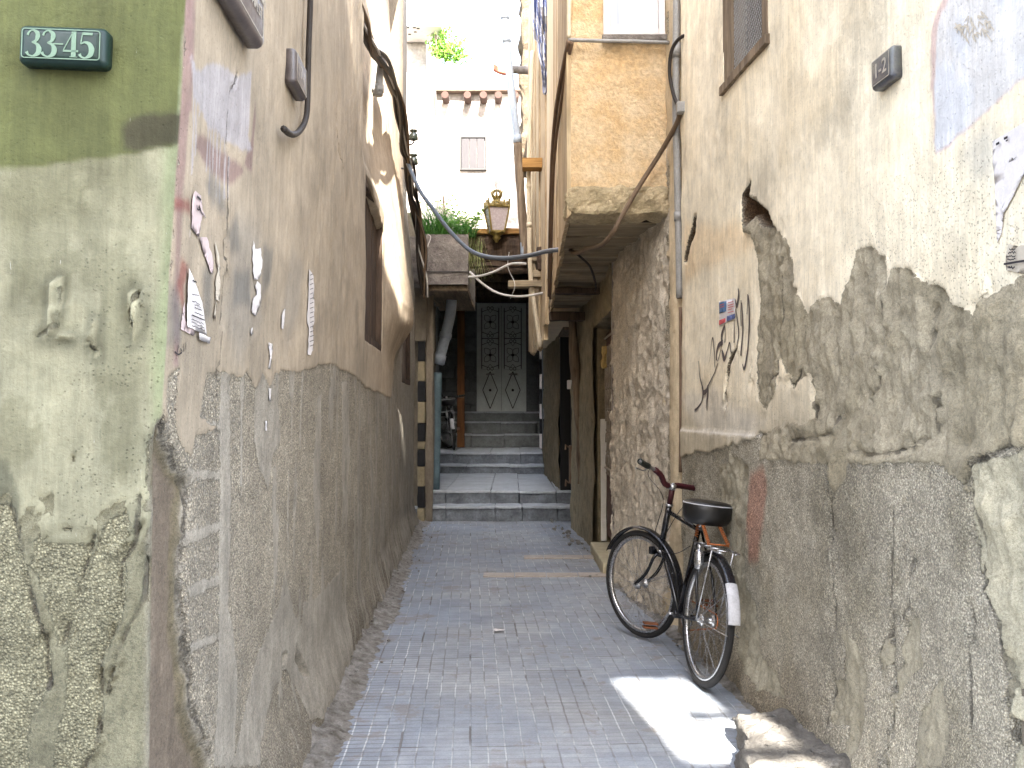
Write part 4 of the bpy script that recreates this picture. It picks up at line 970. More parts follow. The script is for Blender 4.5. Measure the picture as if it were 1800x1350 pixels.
def plate(w, h, d, r, Mx):
    """box sign with rounded corners and a softly rounded front rim"""
    b = MB(); rings = [(0,0),(0,-d*.62),(.006,-d*.86),(.013,-d*.97),(.020,-d)]; P0 = rrect(w,h,r); n = len(P0)
    V = []
    for (ins, y) in rings:
        for (x, z) in rrect(w-2*ins, h-2*ins, max(.003, r-ins)): V.append(Mx @ Vector((x, y, z)))
    Fc = [(i*n+k, i*n+(k+1)%n, (i+1)*n+(k+1)%n, (i+1)*n+k) for i in range(len(rings)-1) for k in range(n)]
    Fc.append(tuple(range((len(rings)-1)*n, len(rings)*n))); Fc.append(tuple(reversed(range(n))))
    return b.add(V, Fc)
def ring(w, h, r, t, y, Mx):
    A, B = rrect(w,h,r), rrect(w-2*t,h-2*t,max(.002,r-t)); n = len(A)
    V = [Mx @ Vector((x,y,z)) for x,z in A]+[Mx @ Vector((x,y,z)) for x,z in B]+[Mx @ Vector((x,y+.001,z)) for x,z in A]+[Mx @ Vector((x,y+.001,z)) for x,z in B]
    Fc = []
    for k in range(n):
        j = (k+1)%n; Fc += [(k,j,n+j,n+k),(2*n+k,3*n+k,3*n+j,2*n+j),(k,2*n+k,2*n+j,j),(n+k,n+j,3*n+j,3*n+k)]
    return MB().add(V, Fc)
def MX(p, x, y): 
    x = Vector(x).normalized(); y = Vector(y).normalized(); z = x.cross(y); m = Matrix((x, y, z)).transposed().to_4x4(); m.translation = p; return m
def lw_mx(s_, z, off=0): n = LW.nrm(s_, z); p = LW.at(s_, z, off); return MX(p, (-n.y, n.x, 0), (-n.x, -n.y, 0))
def rw_mx(s_, z, off=0): n = RW.nrm(s_, z); p = RW.at(s_, z, off); return MX(p, (-n.y, n.x, 0), (-n.x, -n.y, 0))
M['sign_green'] = simple('dark_green_enamel', rgb(20,42,38), .4, .25, 14, .05, .001, spec=.35, c2=rgb(28,48,42))
M['sign_black'] = simple('blackened_sign', rgb(70,64,64), .38, .3, 9, .3, .002, spec=.5, c2=rgb(98,90,88))
M['sign_navy'] = simple('navy_sign', rgb(44,44,64), .35, .3, 12, .2, .002, spec=.5, c2=rgb(110,112,104))
M['sign_ink'] = simple('sage_lettering', rgb(112,136,116), .5, .15, 20, .1)
M['sign_ink2'] = simple('worn_lettering', rgb(172,164,152), .6, .25, 20, .1)

# digits drawn as tapering strokes: 3, 4, 5 in a bold roman face, unit height
def stroke(b, pts, ws, Mx, y0=0., th=.0008):
    P = smooth_path([(x,0,z) for x,z in pts], 6); m = len(P); W = [np.interp(i/(m-1)*(len(ws)-1), range(len(ws)), ws) for i in range(m)]
    V = []
    for i in range(m):
        t = (P[min(i+1,m-1)]-P[max(i-1,0)]).normalized(); nn = Vector((-t.z,0,t.x))*W[i]/2
        for q in (P[i]+nn, P[i]-nn):
            V.append(Mx @ Vector((q.x, y0-th, q.z))); V.append(Mx @ Vector((q.x, y0, q.z)))
    Fc = []
    for i in range(m-1):
        a = i*4; c = a+4; Fc += [(a,a+2,c+2,c),(a,c,c+1,a+1),(a+2,a+3,c+3,c+2),(a+1,c+1,c+3,a+3)]
    b.add(V, Fc)
def digit(b, ch, ox, H, W, Mx, y0):
    T = lambda pts: [(ox+x*W, (z-.5)*H) for x, z in pts]; k = W
    def s_(pts, ws): stroke(b, T(pts), [q*k for q in ws], Mx, y0)
    if ch == '3':
        s_([(.12,.80),(.22,.93),(.45,1.0),(.72,.90),(.76,.76),(.66,.60),(.40,.53)], [.16,.10,.10,.26,.30,.18,.06])
        s_([(.40,.53),(.72,.46),(.86,.28),(.78,.10),(.48,.0),(.20,.05),(.08,.16)], [.06,.18,.34,.30,.10,.12,.20])
    if ch == '4':
        s_([(.66,1.0),(.66,.0)], [.30,.30]); s_([(.60,.98),(.02,.27)], [.06,.06]); s_([(.0,.245),(.96,.245)], [.13,.13]); s_([(.42,.02),(.92,.02)], [.05,.05])
    if ch == '5':
        s_([(.26,.93),(.90,.93)], [.17,.17]); s_([(.27,.98),(.16,.52)], [.07,.07])
        s_([(.16,.52),(.40,.60),(.70,.54),(.86,.34),(.78,.12),(.48,.0),(.22,.04),(.10,.14)], [.05,.13,.26,.36,.30,.10,.12,.22])

# 33-45 on the green face
p = ray(97, 96); Yg = 2.155; c = atY(97, 94, Yg)
w_, h_ = (172-22)/F*Yg, (129-60)/F*Yg
Mx = MX(LW.at(c.x-LX, c.z, .004), (1,.05,0), (0,1,0)) @ Matrix.Rotation(R(1.2), 4, 'Y')
sg = empty('number_sign', Mx.translation, 'dark green number sign reading 33-45 on the olive green wall', 'sign')
dep = .040
plate(w_, h_, dep, .014, Mx).build('plate', M['sign_green'], sg, True)
ring(w_-.022, h_-.022, .008, .0022, -dep-.0012, Mx).build('border', M['sign_ink'], sg)
b = MB(); dh = h_*.66; dw = .040
for ch, x in (('3', -.080), ('3', -.045), ('4', .006), ('5', .040)): digit(b, ch, x, dh, dw*.9, Mx, -dep-.0008)
stroke(b, [(-.018,0),(.006,0)], [.0032,.0032], Mx, -dep-.0008)
b.build('numerals', M['sign_ink'], sg)

# large street-name plate on the alley wall
s0, zb = LW.px(352, 22); s1, _ = LW.px(441, 128); zb = 2.52; W_ = s1-s0; H_ = .46
Mx = lw_mx((s0+s1)/2, zb+H_/2, .002)
sg = empty('street_name_sign', Mx.translation, 'large blackened street name plate high on the tan wall near the corner', 'sign')
plate(W_, H_, .045, .04, Mx).build('plate', M['sign_black'], sg, True)
yy = -.0462; bo = ring(W_-.05, H_-.05, .03, .004, yy, Mx); 
stroke(bo, [(-W_/2+.165,-H_/2+.03),(-W_/2+.165,H_/2-.03)], [.004,.004], Mx, yy+.001); bo.build('border', M['sign_ink2'], sg)
b = MB(); b2 = MB()
for (tx, x, z, sz) in (('8', -W_/2+.10, -.075, .05), ('Mu\u2019AMIYA', .075, -.01, .062), ('AL SAGHEER', .075, -.075, .062), ('QADAM ST', .075, -.135, .05),
                       ('\ufe8e\ufef4\ufee0\ufecc\ufedf\ufe8d \ufe94\ufe91\ufe8e\ufea7', .075, .06, .085), ('\ufee2\ufed7\ufead', -W_/2+.10, -.01, .05), ('\ufe94\ufef4\ufea3\ufe8e\ufee7', .075, .15, .085)):
    if tx.startswith('Mu'): tx = "MU'AMIYA"
    if x < 0: merge(b2, xform(text_mb(tx, sz, .0005, .9, 0, bold=.0006), Mx @ Matrix.Translation((x, yy, z))))
    else: merge(b, xform(text_mb(tx, sz, .0005, .9, 0, bold=.0006), Mx @ Matrix.Translation((x, yy, z))))
b.build('lettering', M['sign_ink2'], sg); b2.build('numerals', M['sign_ink2'], sg)
# small plate beside it
s0, s1, zb, H_ = 3.31-LY, 3.53-LY, 2.645, .13; W_ = s1-s0
Mx = lw_mx((s0+s1)/2, zb+H_/2, .002)
sg = empty('number_sign', Mx.translation, 'small dark number plate on the tan wall right of the big street plate', 'sign')
plate(W_, H_, .042, .014, Mx).build('plate', M['sign_black'], sg, True); yy = -.0432
ring(W_-.025, H_-.025, .008, .003, yy, Mx).build('border', M['sign_ink2'], sg)
b = MB(); merge(b, xform(text_mb('17-1', .075, .0004), Mx @ Matrix.Translation((0, yy, 0)))); b.build('numerals', M['sign_ink2'], sg)
# plate on the right wall
Yc = 3.10; Mx = rw_mx(Yc, 2.612, .002) 
sg = empty('number_sign', Mx.translation, 'navy number plate reading 1-2 alone on the cream wall at upper right', 'sign')
plate(.15, .112, .040, .012, Mx).build('plate', M['sign_navy'], sg, True); yy = -.0412
ring(.125, .088, .007, .0028, yy, Mx).build('border', M['sign_ink2'], sg)
merge(MB(), xform(text_mb('1-2', .07, .0004, bold=.001), Mx @ Matrix.Translation((0, yy, 0)))).build('numerals', M['sign_ink2'], sg)

# ------------------------------------------------------------------ paper, graffiti
M['paper'] = simple('weathered_paper', rgb(214,208,206), .9, .14, 14, .3, .003)
M['paper2'] = simple('yellowed_paper', rgb(190,180,164), .9, .2, 12, .3, .003)
M['paper_pink'] = simple('pinkish_paper', rgb(196,178,176), .9, .2, 12, .3, .003)
M['ink'] = simple('faded_print', rgb(54,50,52), .9, .2, 30, .1)
M['spray'] = simple('grey_spray_paint', rgb(96,86,84), .8, .3, 30, .2)
def jag(P, amp, k=5):
    out = []; n = len(P)
    for i in range(n):
        a, c = P[i], P[(i+1)%n]; L = math.dist(a, c); m = max(1, int(L/6))
        for j in range(m):
            t = j/m; q = amp if j else 0
            out.append((a[0]+(c[0]-a[0])*t+random.uniform(-q,q), a[1]+(c[1]-a[1])*t+random.uniform(-q,q)))
    return out
def paper(pts, W, mat, label, cat='torn paper', group=None, off=.004, name='torn_paper', amp=1.0, parent=None, curl=.006, lines=None):
    P = jag(pts, amp); S_ = [W.px(*q) for q in P]
    bm = bmesh.new(); vs_ = [bm.verts.new((a, z, 0)) for a, z in S_]; f = bm.faces.new(vs_)
    bmesh.ops.triangulate(bm, faces=[f])
    for _ in range(2):
        L = [e for e in bm.edges if e.calc_length() > .03]
        if L: bmesh.ops.subdivide_edges(bm, edges=L, cuts=1); bmesh.ops.triangulate(bm, faces=bm.faces)
    z0 = min(q[1] for q in S_); zz_ = max(q[1] for q in S_)
    for v in bm.verts:
        a, z = v.co.x, v.co.y; edge = 1 if v.is_boundary else .2
        o = off+edge*curl*max(0, float(fbm(np.array([a*14]), np.array([z*14]), 91, 3)[0])-.42)
        v.co = W.at(a, z, o)
    r = bmesh.ops.solidify(bm, geom=bm.faces[:], thickness=.0006)
    me = D.meshes.new(name); bm.to_mesh(me); bm.free(); o = link(name, me, mat, parent, True)
    if not parent: tag(o, label, cat, group)
    return o
def ribbon(b, pts, W, w, off=.003):
    """painted stroke lying on the wall; pts in photo pixels, w in metres (list or number)"""
    S_ = [W.px(*q) for q in pts]; S_ = smooth_path([(a, z, 0) for a, z in S_], 5); m = len(S_); ww = w if isinstance(w, list) else [w, w]
    V = []
    for i in range(m):
        t = (S_[min(i+1,m-1)]-S_[max(i-1,0)]).normalized(); nn = Vector((-t.y, t.x, 0)); k = float(np.interp(i/(m-1)*(len(ww)-1), range(len(ww)), ww))/2
        for q in (S_[i]+nn*k, S_[i], S_[i]-nn*k): V.append(W.at(q.x, q.y, off))
    Fc = []
    for i in range(m-1): a = i*3; Fc += [(a,a+1,a+4,a+3),(a+1,a+2,a+5,a+4)]
    b.add(V, Fc)
z3 = lambda P: [(290+x/4.09, 320+y/4.09) for x, y in P]
random.seed(13); grp = 'torn paper scraps on the tan wall'
A = paper(z3([(200,62),(255,100),(262,200),(290,262),(262,235),(245,300),(248,330),(235,400),(175,325),(180,110)]), LW, M['paper_pink'], 'topmost torn poster piece with a black stroke, nearest the corner', group=grp)
b = MB(); ribbon(b, z3([(205,105),(225,115),(242,130)]), LW, .006, .007); ribbon(b, z3([(205,165),(210,190),(225,200),(240,190)]), LW, .004, .007); ribbon(b, z3([(225,170),(240,205),(255,235)]), LW, [.01,.003], .007); b.build('print', M['ink'], A)
paper(z3([(242,398),(298,398),(345,580),(338,660),(322,650)]), LW, M['paper_pink'], 'slanting paper strip hanging below the topmost torn poster piece', group=grp)
paper(z3([(135,860),(105,1060),(210,1105),(225,1070),(140,1000)]), LW, M['paper_pink'], 'pinkish paper edge under the triangular notice', group=grp, off=.002)
T3 = paper(z3([(150,620),(205,730),(260,870),(300,1100),(135,1040),(145,760)]), LW, M['paper'], 'tall triangular white notice with lines of dark print', 'notice', grp, off=.007, amp=.4)
b = MB(); random.seed(4)
def squig(b, x0, x1, y, W, w, hgt, slope=.38, off=.010, f=z3):
    w *= .62
    n_ = max(3, int((x1-x0)/7)); ribbon(b, f([(x0+(x1-x0)*i/n_, y+slope*(x1-x0)*i/n_+random.uniform(-hgt,hgt)) for i in range(n_+1)]), W, w, off)
for (x0,x1,y,hh,ww) in ((170,205,712,8,.006),(165,225,800,7,.003),(165,235,850,7,.003),(188,240,880,6,.003),(190,250,900,3,.0035),(190,262,935,4,.003),(165,265,985,5,.003),(165,270,1005,5,.003),(170,275,1030,5,.003)): squig(b, x0, x1, y, LW, ww, hh)
ribbon(b, z3([(160,955),(265,993)]), LW, .0035, .012); b.build('print', M['ink'], T3)
paper(z3([(235,1085),(330,1120),(318,1165),(238,1130)]), LW, M['paper'], 'small square scrap at the lower tip of the triangular notice', group=grp, off=.008)
paper(z3([(370,430),(405,540),(405,700),(400,860),(365,840),(370,700),(390,640),(375,520)]), LW, M['paper2'], 'long yellowed paper sliver beside the vertical crack', group=grp)
paper(z3([(370,862),(382,862),(368,1000),(352,960)]), LW, M['paper2'], 'tiny tail of paper below the yellowed sliver', group=grp)
paper(z3([(675,420),(690,480),(740,475),(752,560),(748,660),(725,700),(690,700),(675,650),(680,600),(668,560)]), LW, M['paper'], 'ragged white paper patch right of the vertical crack', group=grp, amp=1.8)
paper(z3([(720,712),(748,740),(750,800),(745,900),(715,965),(675,940),(680,860),(720,810),(705,760)]), LW, M['paper'], 'ragged white paper patch just under the other one right of the crack', group=grp, amp=2.2)
S8 = paper(z3([(1145,620),(1175,650),(1190,680),(1188,900),(1180,1200),(1165,1245),(1140,1240),(1150,1050),(1130,1000),(1140,800)]), LW, M['paper'], 'narrow vertical printed strip, the paper farthest from the corner', 'notice', grp, amp=.8)
b = MB()
for k in range(16): yy = 660+k*34; ribbon(b, z3([(1150,yy+10),(1178,yy)]), LW, .003, .009)
b.build('print', M['ink'], S8)
paper(z3([(820,1155),(850,1165),(838,1260),(835,1345),(820,1340),(828,1240)]), LW, M['paper'], 'thin white sliver hanging just above the rough dado', group=grp)
paper(z3([(930,960),(965,905),(945,1060),(928,1050)]), LW, M['paper'], 'small leaf-shaped white scrap left of the printed strip', group=grp)
paper(z3([(670,1060),(690,1045),(690,1090),(675,1110)]), LW, M['paper'], 'speck of white paper below the two ragged patches', group=grp)
paper([(493,683),(499,683),(499,706),(495,703)], LW, M['paper'], 'upper speck of paper on the smooth grey tongue of the dado', group=grp, amp=.5)
paper([(488,740),(492,740),(491,757),(488,757)], LW, M['paper'], 'lower speck of paper on the smooth grey tongue of the dado', group=grp, amp=.5)
b = MB()
for P_ in ([(311,606),(309,620)],[(315,612),(318,618),(314,622)],[(321,604),(321,619)],[(325,602),(325,616)],[(305,618),(311,623),(318,620)]): ribbon(b, P_, LW, .0035)
b.build('handwriting', M['ink'], LH)
# right wall
z8 = lambda P: [(1200+x/4.82, 480+y/4.82) for x, y in P]
b = MB(); k = .018
for P_, w_ in (([(155,745),(165,850),(190,960)],[.006,.012,.02]),([(190,960),(195,1010),(180,1090),(150,1140),(120,1165)],[.03,.03,.012,.014,.02]),([(240,960),(225,1000),(195,1015)],[.03,.03,.03]),
    ([(238,965),(240,1030),(230,1100),(230,1170)],[.03,.03,.026,.004]),([(240,960),(290,870),(325,760)],[.014,.01,.01]),([(250,750),(265,550),(285,650),(300,800)],[.006,.012,.014,.01]),
    ([(372,440),(348,520),(352,590)],[.02,.03,.02]),([(372,440),(380,500),(375,590)],[.01,.01,.01]),([(360,585),(320,620),(308,690),(312,740)],[.03,.03,.016,.02]),([(355,600),(340,680),(320,750)],[.01,.01,.012]),
    ([(355,650),(365,690),(378,730),(395,660),(415,590),(425,720)],[.014,.03,.03,.012,.01,.012]),([(465,300),(485,480),(487,640)],[.01,.022,.01]),([(450,400),(452,590)],[.008,.02]),([(515,230),(512,450)],[.012,.014]),
    ([(520,250),(530,450),(512,700)],[.01,.02,.02]),([(577,180),(568,350)],[.016,.01]),([(580,190),(592,350),(585,560),(565,700),(540,810),(525,770)],[.016,.018,.018,.018,.022,.008]),([(490,130),(495,190),(475,280),(460,220)],[.012,.03,.03,.008])):
    ribbon(b, z8(P_), RW, [q*.95 for q in w_], .004)
b.build('graffiti', M['spray'], RH)
M['st_blue'] = simple('sticker_blue', rgb(88,120,158), .6, .1); M['st_red'] = simple('sticker_red', rgb(196,88,92), .6, .1); M['st_navy'] = simple('sticker_navy', rgb(92,104,146), .6, .1)
random.seed(5)
st = paper([(1267,530),(1281,527),(1295,524),(1296,560),(1281,566),(1268,573)], RW, M['paper'], 'small blue, white and red sticker on the cream wall above the graffiti', 'sticker', name='sticker', amp=.2, curl=0, off=.004)
for q, m in (([(1268,532),(1280,529),(1280,547),(1268,551)],'st_blue'),([(1268,563),(1279,559),(1279,566),(1268,572)],'st_red'),([(1281,556),(1296,551),(1296,559),(1281,565)],'st_navy')):
    paper(q, RW, M[m], None, name='colour_block', parent=st, amp=0, curl=0, off=.0065)
b = MB()
for (x0,y0,x1,y1) in ((1283,532,1293,530),(1283,537,1294,534),(1283,541,1294,538),(1283,545,1290,543),(1283,550,1294,547),(1270,537,1277,534),(1270,541,1277,538)): ribbon(b, [(x0,y0),(x1,y1)], RW, .004, .0075)
b.build('print', M['st_red'], st)
z5 = lambda P: [(1700+x/4.5, 220+y/4.5) for x, y in P]
random.seed(6)
po = paper(z5([(262,130),(450,20),(640,-90),(640,140),(450,175),(425,280),(400,220),(380,300),(356,240),(348,350),(334,370),(322,620),(335,700),(318,860),(290,925),(285,900),(265,400)]), RW, M['paper'], 'torn white poster hanging at the right edge of the cream wall', 'poster', name='torn_poster', amp=.5, curl=.006)
b = MB(); ribbon(b, z5([(310,155),(335,140)]), RW, .007, .012); ribbon(b, z5([(370,110),(400,95)]), RW, .007, .012); ribbon(b, z5([(385,128),(402,118)]), RW, .004, .012); b.build('print', M['ink'], po)
po = paper(z5([(375,940),(450,960),(620,930),(620,1180),(450,1165),(360,1150),(352,1100)]), RW, M['paper2'], 'greyed paper with two lines of print below the torn poster', 'notice', name='notice', amp=1.5)
b = MB(); ribbon(b, z5([(360,1100),(450,1085),(600,1060)]), RW, .006, .012)
for (x0,x1,y) in ((400,450,985),(390,450,1010),(375,450,1040),(385,450,1062),(390,450,1125),(395,440,1135)): squig(b, x0, x1, y, RW, .005, 7, -.05, .012, z5)
b.build('print', M['ink'], po)
b = MB(); random.seed(8)   # pale handwriting on the lavender paint
for i in range(26):
    x, y = 1690+i*2.6, 62-i*.6+random.uniform(-22,22); ribbon(b, [(x,y),(x+random.uniform(-6,8),y-random.uniform(4,16)),(x+random.uniform(2,14),y+random.uniform(-8,8))], RW, .004, .003)
b.build('handwriting', M['paper2'], RH)

# ------------------------------------------------------------------ cables and pipes
def W3(pts, off=.03):
    out = []
    for q in pts:
        if len(q) == 3 and isinstance(q[2], (int, float)): out.append(atY(q[0], q[1], q[2]))
        elif len(q) == 3 and q[2] == 'R': out.append(RW.pt(q[0], q[1], off))
        else: out.append(LW.pt(q[0], q[1], off))
    return out
def cable(pts, r, mat, label, name='cable', cat='cable', off=.03, grp=None, k=6, parent=None, n=8):
    o = MB().tube(smooth_path(W3(pts, off), k), r, n).build(name, mat, parent, True)
    if not parent: tag(o, label, cat, grp)
    return o
cable([(557,-60),(556,0),(555,90),(553,180),(549,212),(536,232),(518,236),(500,226)], .012, M['cable_black'], 'thick black conduit hooking back into the tan wall at its foot', off=.03)
gl = 'bundle of cables sagging along the left wall'
random.seed(17)
base_ = [(612,-30),(634,40),(655,85),(668,105),(690,150),(703,200),(712,262),(716,290),(722,340),(731,372),(738,430),(742,480),(747,520)]
ys = [5.6,6.2,6.8,7.3,8.2,9.0,9.9,10.2,10.6,11.0,11.3,11.4,11.5]
labs = ['thickest brown cable of the left wall bundle', 'black cable running on the alley side of the left wall bundle', 'thin dark cable behind the left wall bundle', 'ochre taped cable in the left wall bundle', 'slack black cable looping out of the left wall bundle low down', 'thin pale cable twisted through the left wall bundle', 'second thick black cable pressed flat in the left wall bundle', 'thin brown cable at the back of the left wall bundle']
for k, (dx, r, mt) in enumerate(((0,.034,'cable_brown'),(7,.022,'cable_black'),(-6,.015,'cable_black'),(3,.022,'cable_brown'),(12,.016,'cable_black'),(5,.010,'cable_white'),(-3,.018,'cable_black'),(9,.013,'cable_brown'))):
    P_ = [atY(x+dx*(.4+.6*math.sin(i*1.3+k))+random.uniform(-4,4), y+random.uniform(-5,5), Y-.08-.02*k) for i, ((x,y), Y) in enumerate(zip(base_, ys))]
    tag(MB().tube(smooth_path(P_, 6), r, 8).build('cable', M[mt], None, True), labs[k], 'cable', gl)
cable([(716,285,10.0),(738,335,9.8),(765,372,9.6),(790,405,9.4),(822,437,9.2),(850,450,9.0),(885,454,8.7),(925,450,8.4),(965,441,8.0),(1000,438,7.6)], .022, M['cable_blue'], 'thick grey-blue cable slung across the alley below the lantern')
cable([(1000,438,7.6),(1012,445,7.2),(1030,438,6.8),(1058,430,6.4),(1078,408,6.22),(1090,385,6.2),(1125,325,6.2),(1160,270,6.15),(1188,220,5.95),(1196,196,5.86)], .017, M['cable_brown'], 'brown cable climbing from under the ochre bay to the junction box')
cable([(1005,440,7.5),(1030,460,7.6),(1040,475,7.8),(1047,500,8.0),(1046,512,8.0)], .010, M['cable_black'], 'short black cable drooping under the ochre bay')
cable([(1220,66,5.85),(1205,62,5.85),(1190,72,5.9),(1180,92,5.95),(1177,125,5.98),(1181,155,5.98),(1188,178,5.92),(1196,190,5.86)], .012, M['cable_black'], 'black cable arching from the cream wall down to the junction box')
for P_, r, lb in (([(824,487,11.2),(845,485,11.1),(868,478,11.0),(895,465,10.9),(912,463,10.8),(925,464,10.8)], .015, 'upper grey cable drooping across the dark passage mouth'),
                  ([(826,478,11.2),(850,500,11.1),(875,515,11.0),(905,521,10.9),(935,519,10.8),(962,513,10.7)], .015, 'lower grey cable drooping across the dark passage mouth')):
    cable(P_, r, M['cable_white'], lb)
cable([(752,412,11.3),(757,418,11.3),(750,440,11.3),(747,480,11.3),(745,520,11.3)], .006, M['cable_white'], 'thin white wire hanging over the concrete box beam')
cable([(766,60,14.2),(768,120,14.2),(764,165,14.2),(766,200,14.3),(774,240,14.3),(776,300,14.3),(781,370,14.3),(784,412,14.3)], .012, M['cable_brown'], 'thin wavy vine-like cable hanging down the white wall')
cable([(895,443,10.9),(893,470,10.9),(905,500,10.8),(897,525,10.8)], .004, M['cable_white'], 'loose bit of string dangling before the dark passage')
# pipes
def pipe(P_, r, mat, label, grp=None, seg=12, sockets=(), k=4, name='drainpipe'):
    Q = smooth_path([atY(*q) for q in P_], k); root = MB().tube(Q, r, seg).build(name, mat, None, True); tag(root, label, 'pipe', grp)
    for (x, y, Y, ww) in sockets:
        p = atY(x, y, Y); i = min(range(len(Q)), key=lambda i: (Q[i]-p).length); i = max(1, min(i, len(Q)-2)); d = (Q[i+1]-Q[i-1]).normalized()
        MB().tube([Q[i]-d*ww, Q[i]+d*ww], r*1.18, seg).build('collar', mat, root, True)
    return root
pr = pipe([(1190,-40,6.02),(1189,60,6.02),(1188,180,6.02),(1190,270,6.02),(1192,360,6.02),(1194,440,6.02),(1195,524,6.02)], .025, M['pipe_grey'], 'grey downpipe ending in mid-air where the bay meets the cream wall', sockets=((1188,98,6.02,.05),(1192,380,6.02,.03)))
MB().tube([atY(1195,523.2,6.02),atY(1195,524.6,6.02)], .020, 12).build('bore', M['iron_black'], pr)
pipe([(1196,540,6.03),(1197,640,6.03),(1197,740,6.03),(1196,830,6.03)], .012, M['pipe_brown'], 'thin brown conduit below the open end of the grey downpipe', name='conduit')
pipe([(665,-40,7.35),(665,30,7.35),(665,100,7.35),(664,168,7.35)], .042, M['pipe_grey'], 'short grey spout pipe hanging behind the cables at upper left', sockets=((664,160,7.35,.03),))
pipe([(882,-60,11.7),(887,30,11.7),(894,110,11.7),(902,185,11.7),(909,245,11.7),(914,320,11.7),(920,400,11.7),(922,450,11.7)], .052, M['pipe_blue'], 'grey-blue pole leaning beside the lantern', sockets=((887,35,11.7,.03),(890,80,11.7,.03),(909,242,11.7,.05)), name='leaning_pole')
pipe([(936,90,11.0),(934,160,11.0),(931,240,11.0),(929,310,11.0),(930,380,11.0),(931,440,11.0),(934,500,11.0),(943,560,11.0),(950,610,11.0)], .028, M['pipe_cream'], 'cream drainpipe running down past the end of the leaning pole', sockets=((930,322,11.0,.03),(931,402,11.0,.03)))
pipe([(795,470,12.6),(793,540,12.6),(783,590,12.6),(770,640,12.6)], .075, M['pipe_blue'], 'fat pale pipe slanting down at the left of the passage', sockets=((783,590,12.6,.04),(772,632,12.6,.06)))
pipe([(768,655,12.5),(766,760,12.5),(764,860,12.5)], .07, simple('teal_pipe_paint', rgb(92,112,120), .6, .3, 6, .2), 'blue-grey lower pipe standing beside the striped pier')
pipe([(1000,72,6.2),(992,110,6.4),(978,190,7.0),(971,270,7.6),(968,360,8.3),(966,450,9.0),(965,520,9.6)], .017, M['pipe_brown'], 'left one of two brown pipes running down the side of the ochre bay', 'brown pipes on the bay side')
pipe([(1006,74,6.2),(998,110,6.35),(985,190,6.9),(975,270,7.5),(971,360,8.2),(969,450,8.9),(967,525,9.5)], .012, M['pipe_brown'], 'right thinner one of two brown pipes running down the side of the ochre bay', 'brown pipes on the bay side')
pipe([(998,70,6.21),(1060,72,6.21),(1120,73,6.21),(1178,75,6.21)], .013, M['pipe_grey'], 'slim horizontal grey pipe under the frosted window of the bay', name='conduit')
pipe([(1001,-30,6.21),(1000,30,6.21),(1000,68,6.21)], .016, M['pipe_cream'], 'upright pale pipe at the left edge of the ochre bay', name='conduit')
p = atY(1198,190,5.84); jb = MB().box(p, (.065,.05,.075)).build('junction_box', M['pipe_grey'], None, bevel=.006); tag(jb, 'grey junction box on the downpipe beside the ochre bay', 'junction box')
MB().box(p+Vector((0,-.028,0)), (.055,.006,.062)).build('lid', M['pipe_grey'], jb, bevel=.002)
# insulators
for (x, y, lb) in ((727,238,'upper green glazed insulator on the left wall'), (727,281,'lower green glazed insulator on the left wall')):
    p = atY(x, y, 10.6); io = MB().lathe([(.03,.07),(.045,.065),(.05,.045),(.03,.04),(.028,.03),(.05,.01),(.055,-.05),(.05,-.055)], 16, Matrix.Translation(p)).build('insulator', M['glazed'], None, True); tag(io, lb, 'insulator', 'green insulators on the left wall')
    MB().tube(smooth_path([p+Vector((0,0,-.05)), p+Vector((0,0,-.085)), p+Vector((-.05,0,-.11)), p+Vector((-.2,0,-.09))]), .010, 8).build('bracket', M['iron_black'], io, True)
lo_ = [q for q in D.objects if q.name == 'leaning_pole'][0]
MB().tube(smooth_path([atY(*q) for q in ((909,247,11.7),(914,320,11.7),(920,400,11.7),(924,450,11.7))], 4), .058, 12).build('lower_pole', M['wood_grey'], lo_, True, noise=.006)
# spout and bracket by the leaning pole
a, c = atY(934,124,12.4), atY(893,122,12.4); o = MB().tube([a+Vector((.3,0,0)), a, c], .055, 12).build('crosswise_pipe', M['concrete'], None, True); tag(o, 'stubby grey pipe sticking out across the leaning pole', 'pipe')
a, c = atY(893,124,12.6), atY(867,116,12.6); b = MB(); P_ = smooth_path([a, a.lerp(c,.5)+Vector((0,0,-.015)), c], 5)
for i in range(len(P_)-1): b.hexa([P_[i]+Vector((0,0,-.04)),P_[i+1]+Vector((0,0,-.04)),P_[i+1]+Vector((0,.1,-.04)),P_[i]+Vector((0,.1,-.04))],[P_[i]+Vector((0,0,.035)),P_[i+1]+Vector((0,0,.035)),P_[i+1]+Vector((0,.1,.035)),P_[i]+Vector((0,.1,.035))])
o = b.build('clay_tile', simple('terracotta', rgb(184,110,86), .8, .2, 10, .4), None); tag(o, 'curved terracotta tile sticking out beside the leaning pole', 'tile')
o = MB().bx((atY(918,290,10.9).x,10.8,atY(918,298,10.9).z),(atY(953,290,10.9).x,11.0,atY(918,281,10.9).z)).build('plank_end', M['wood_plank'], None, bevel=.006); tag(o, 'ochre plank end jutting from the board wall beside the cream drainpipe', 'plank')

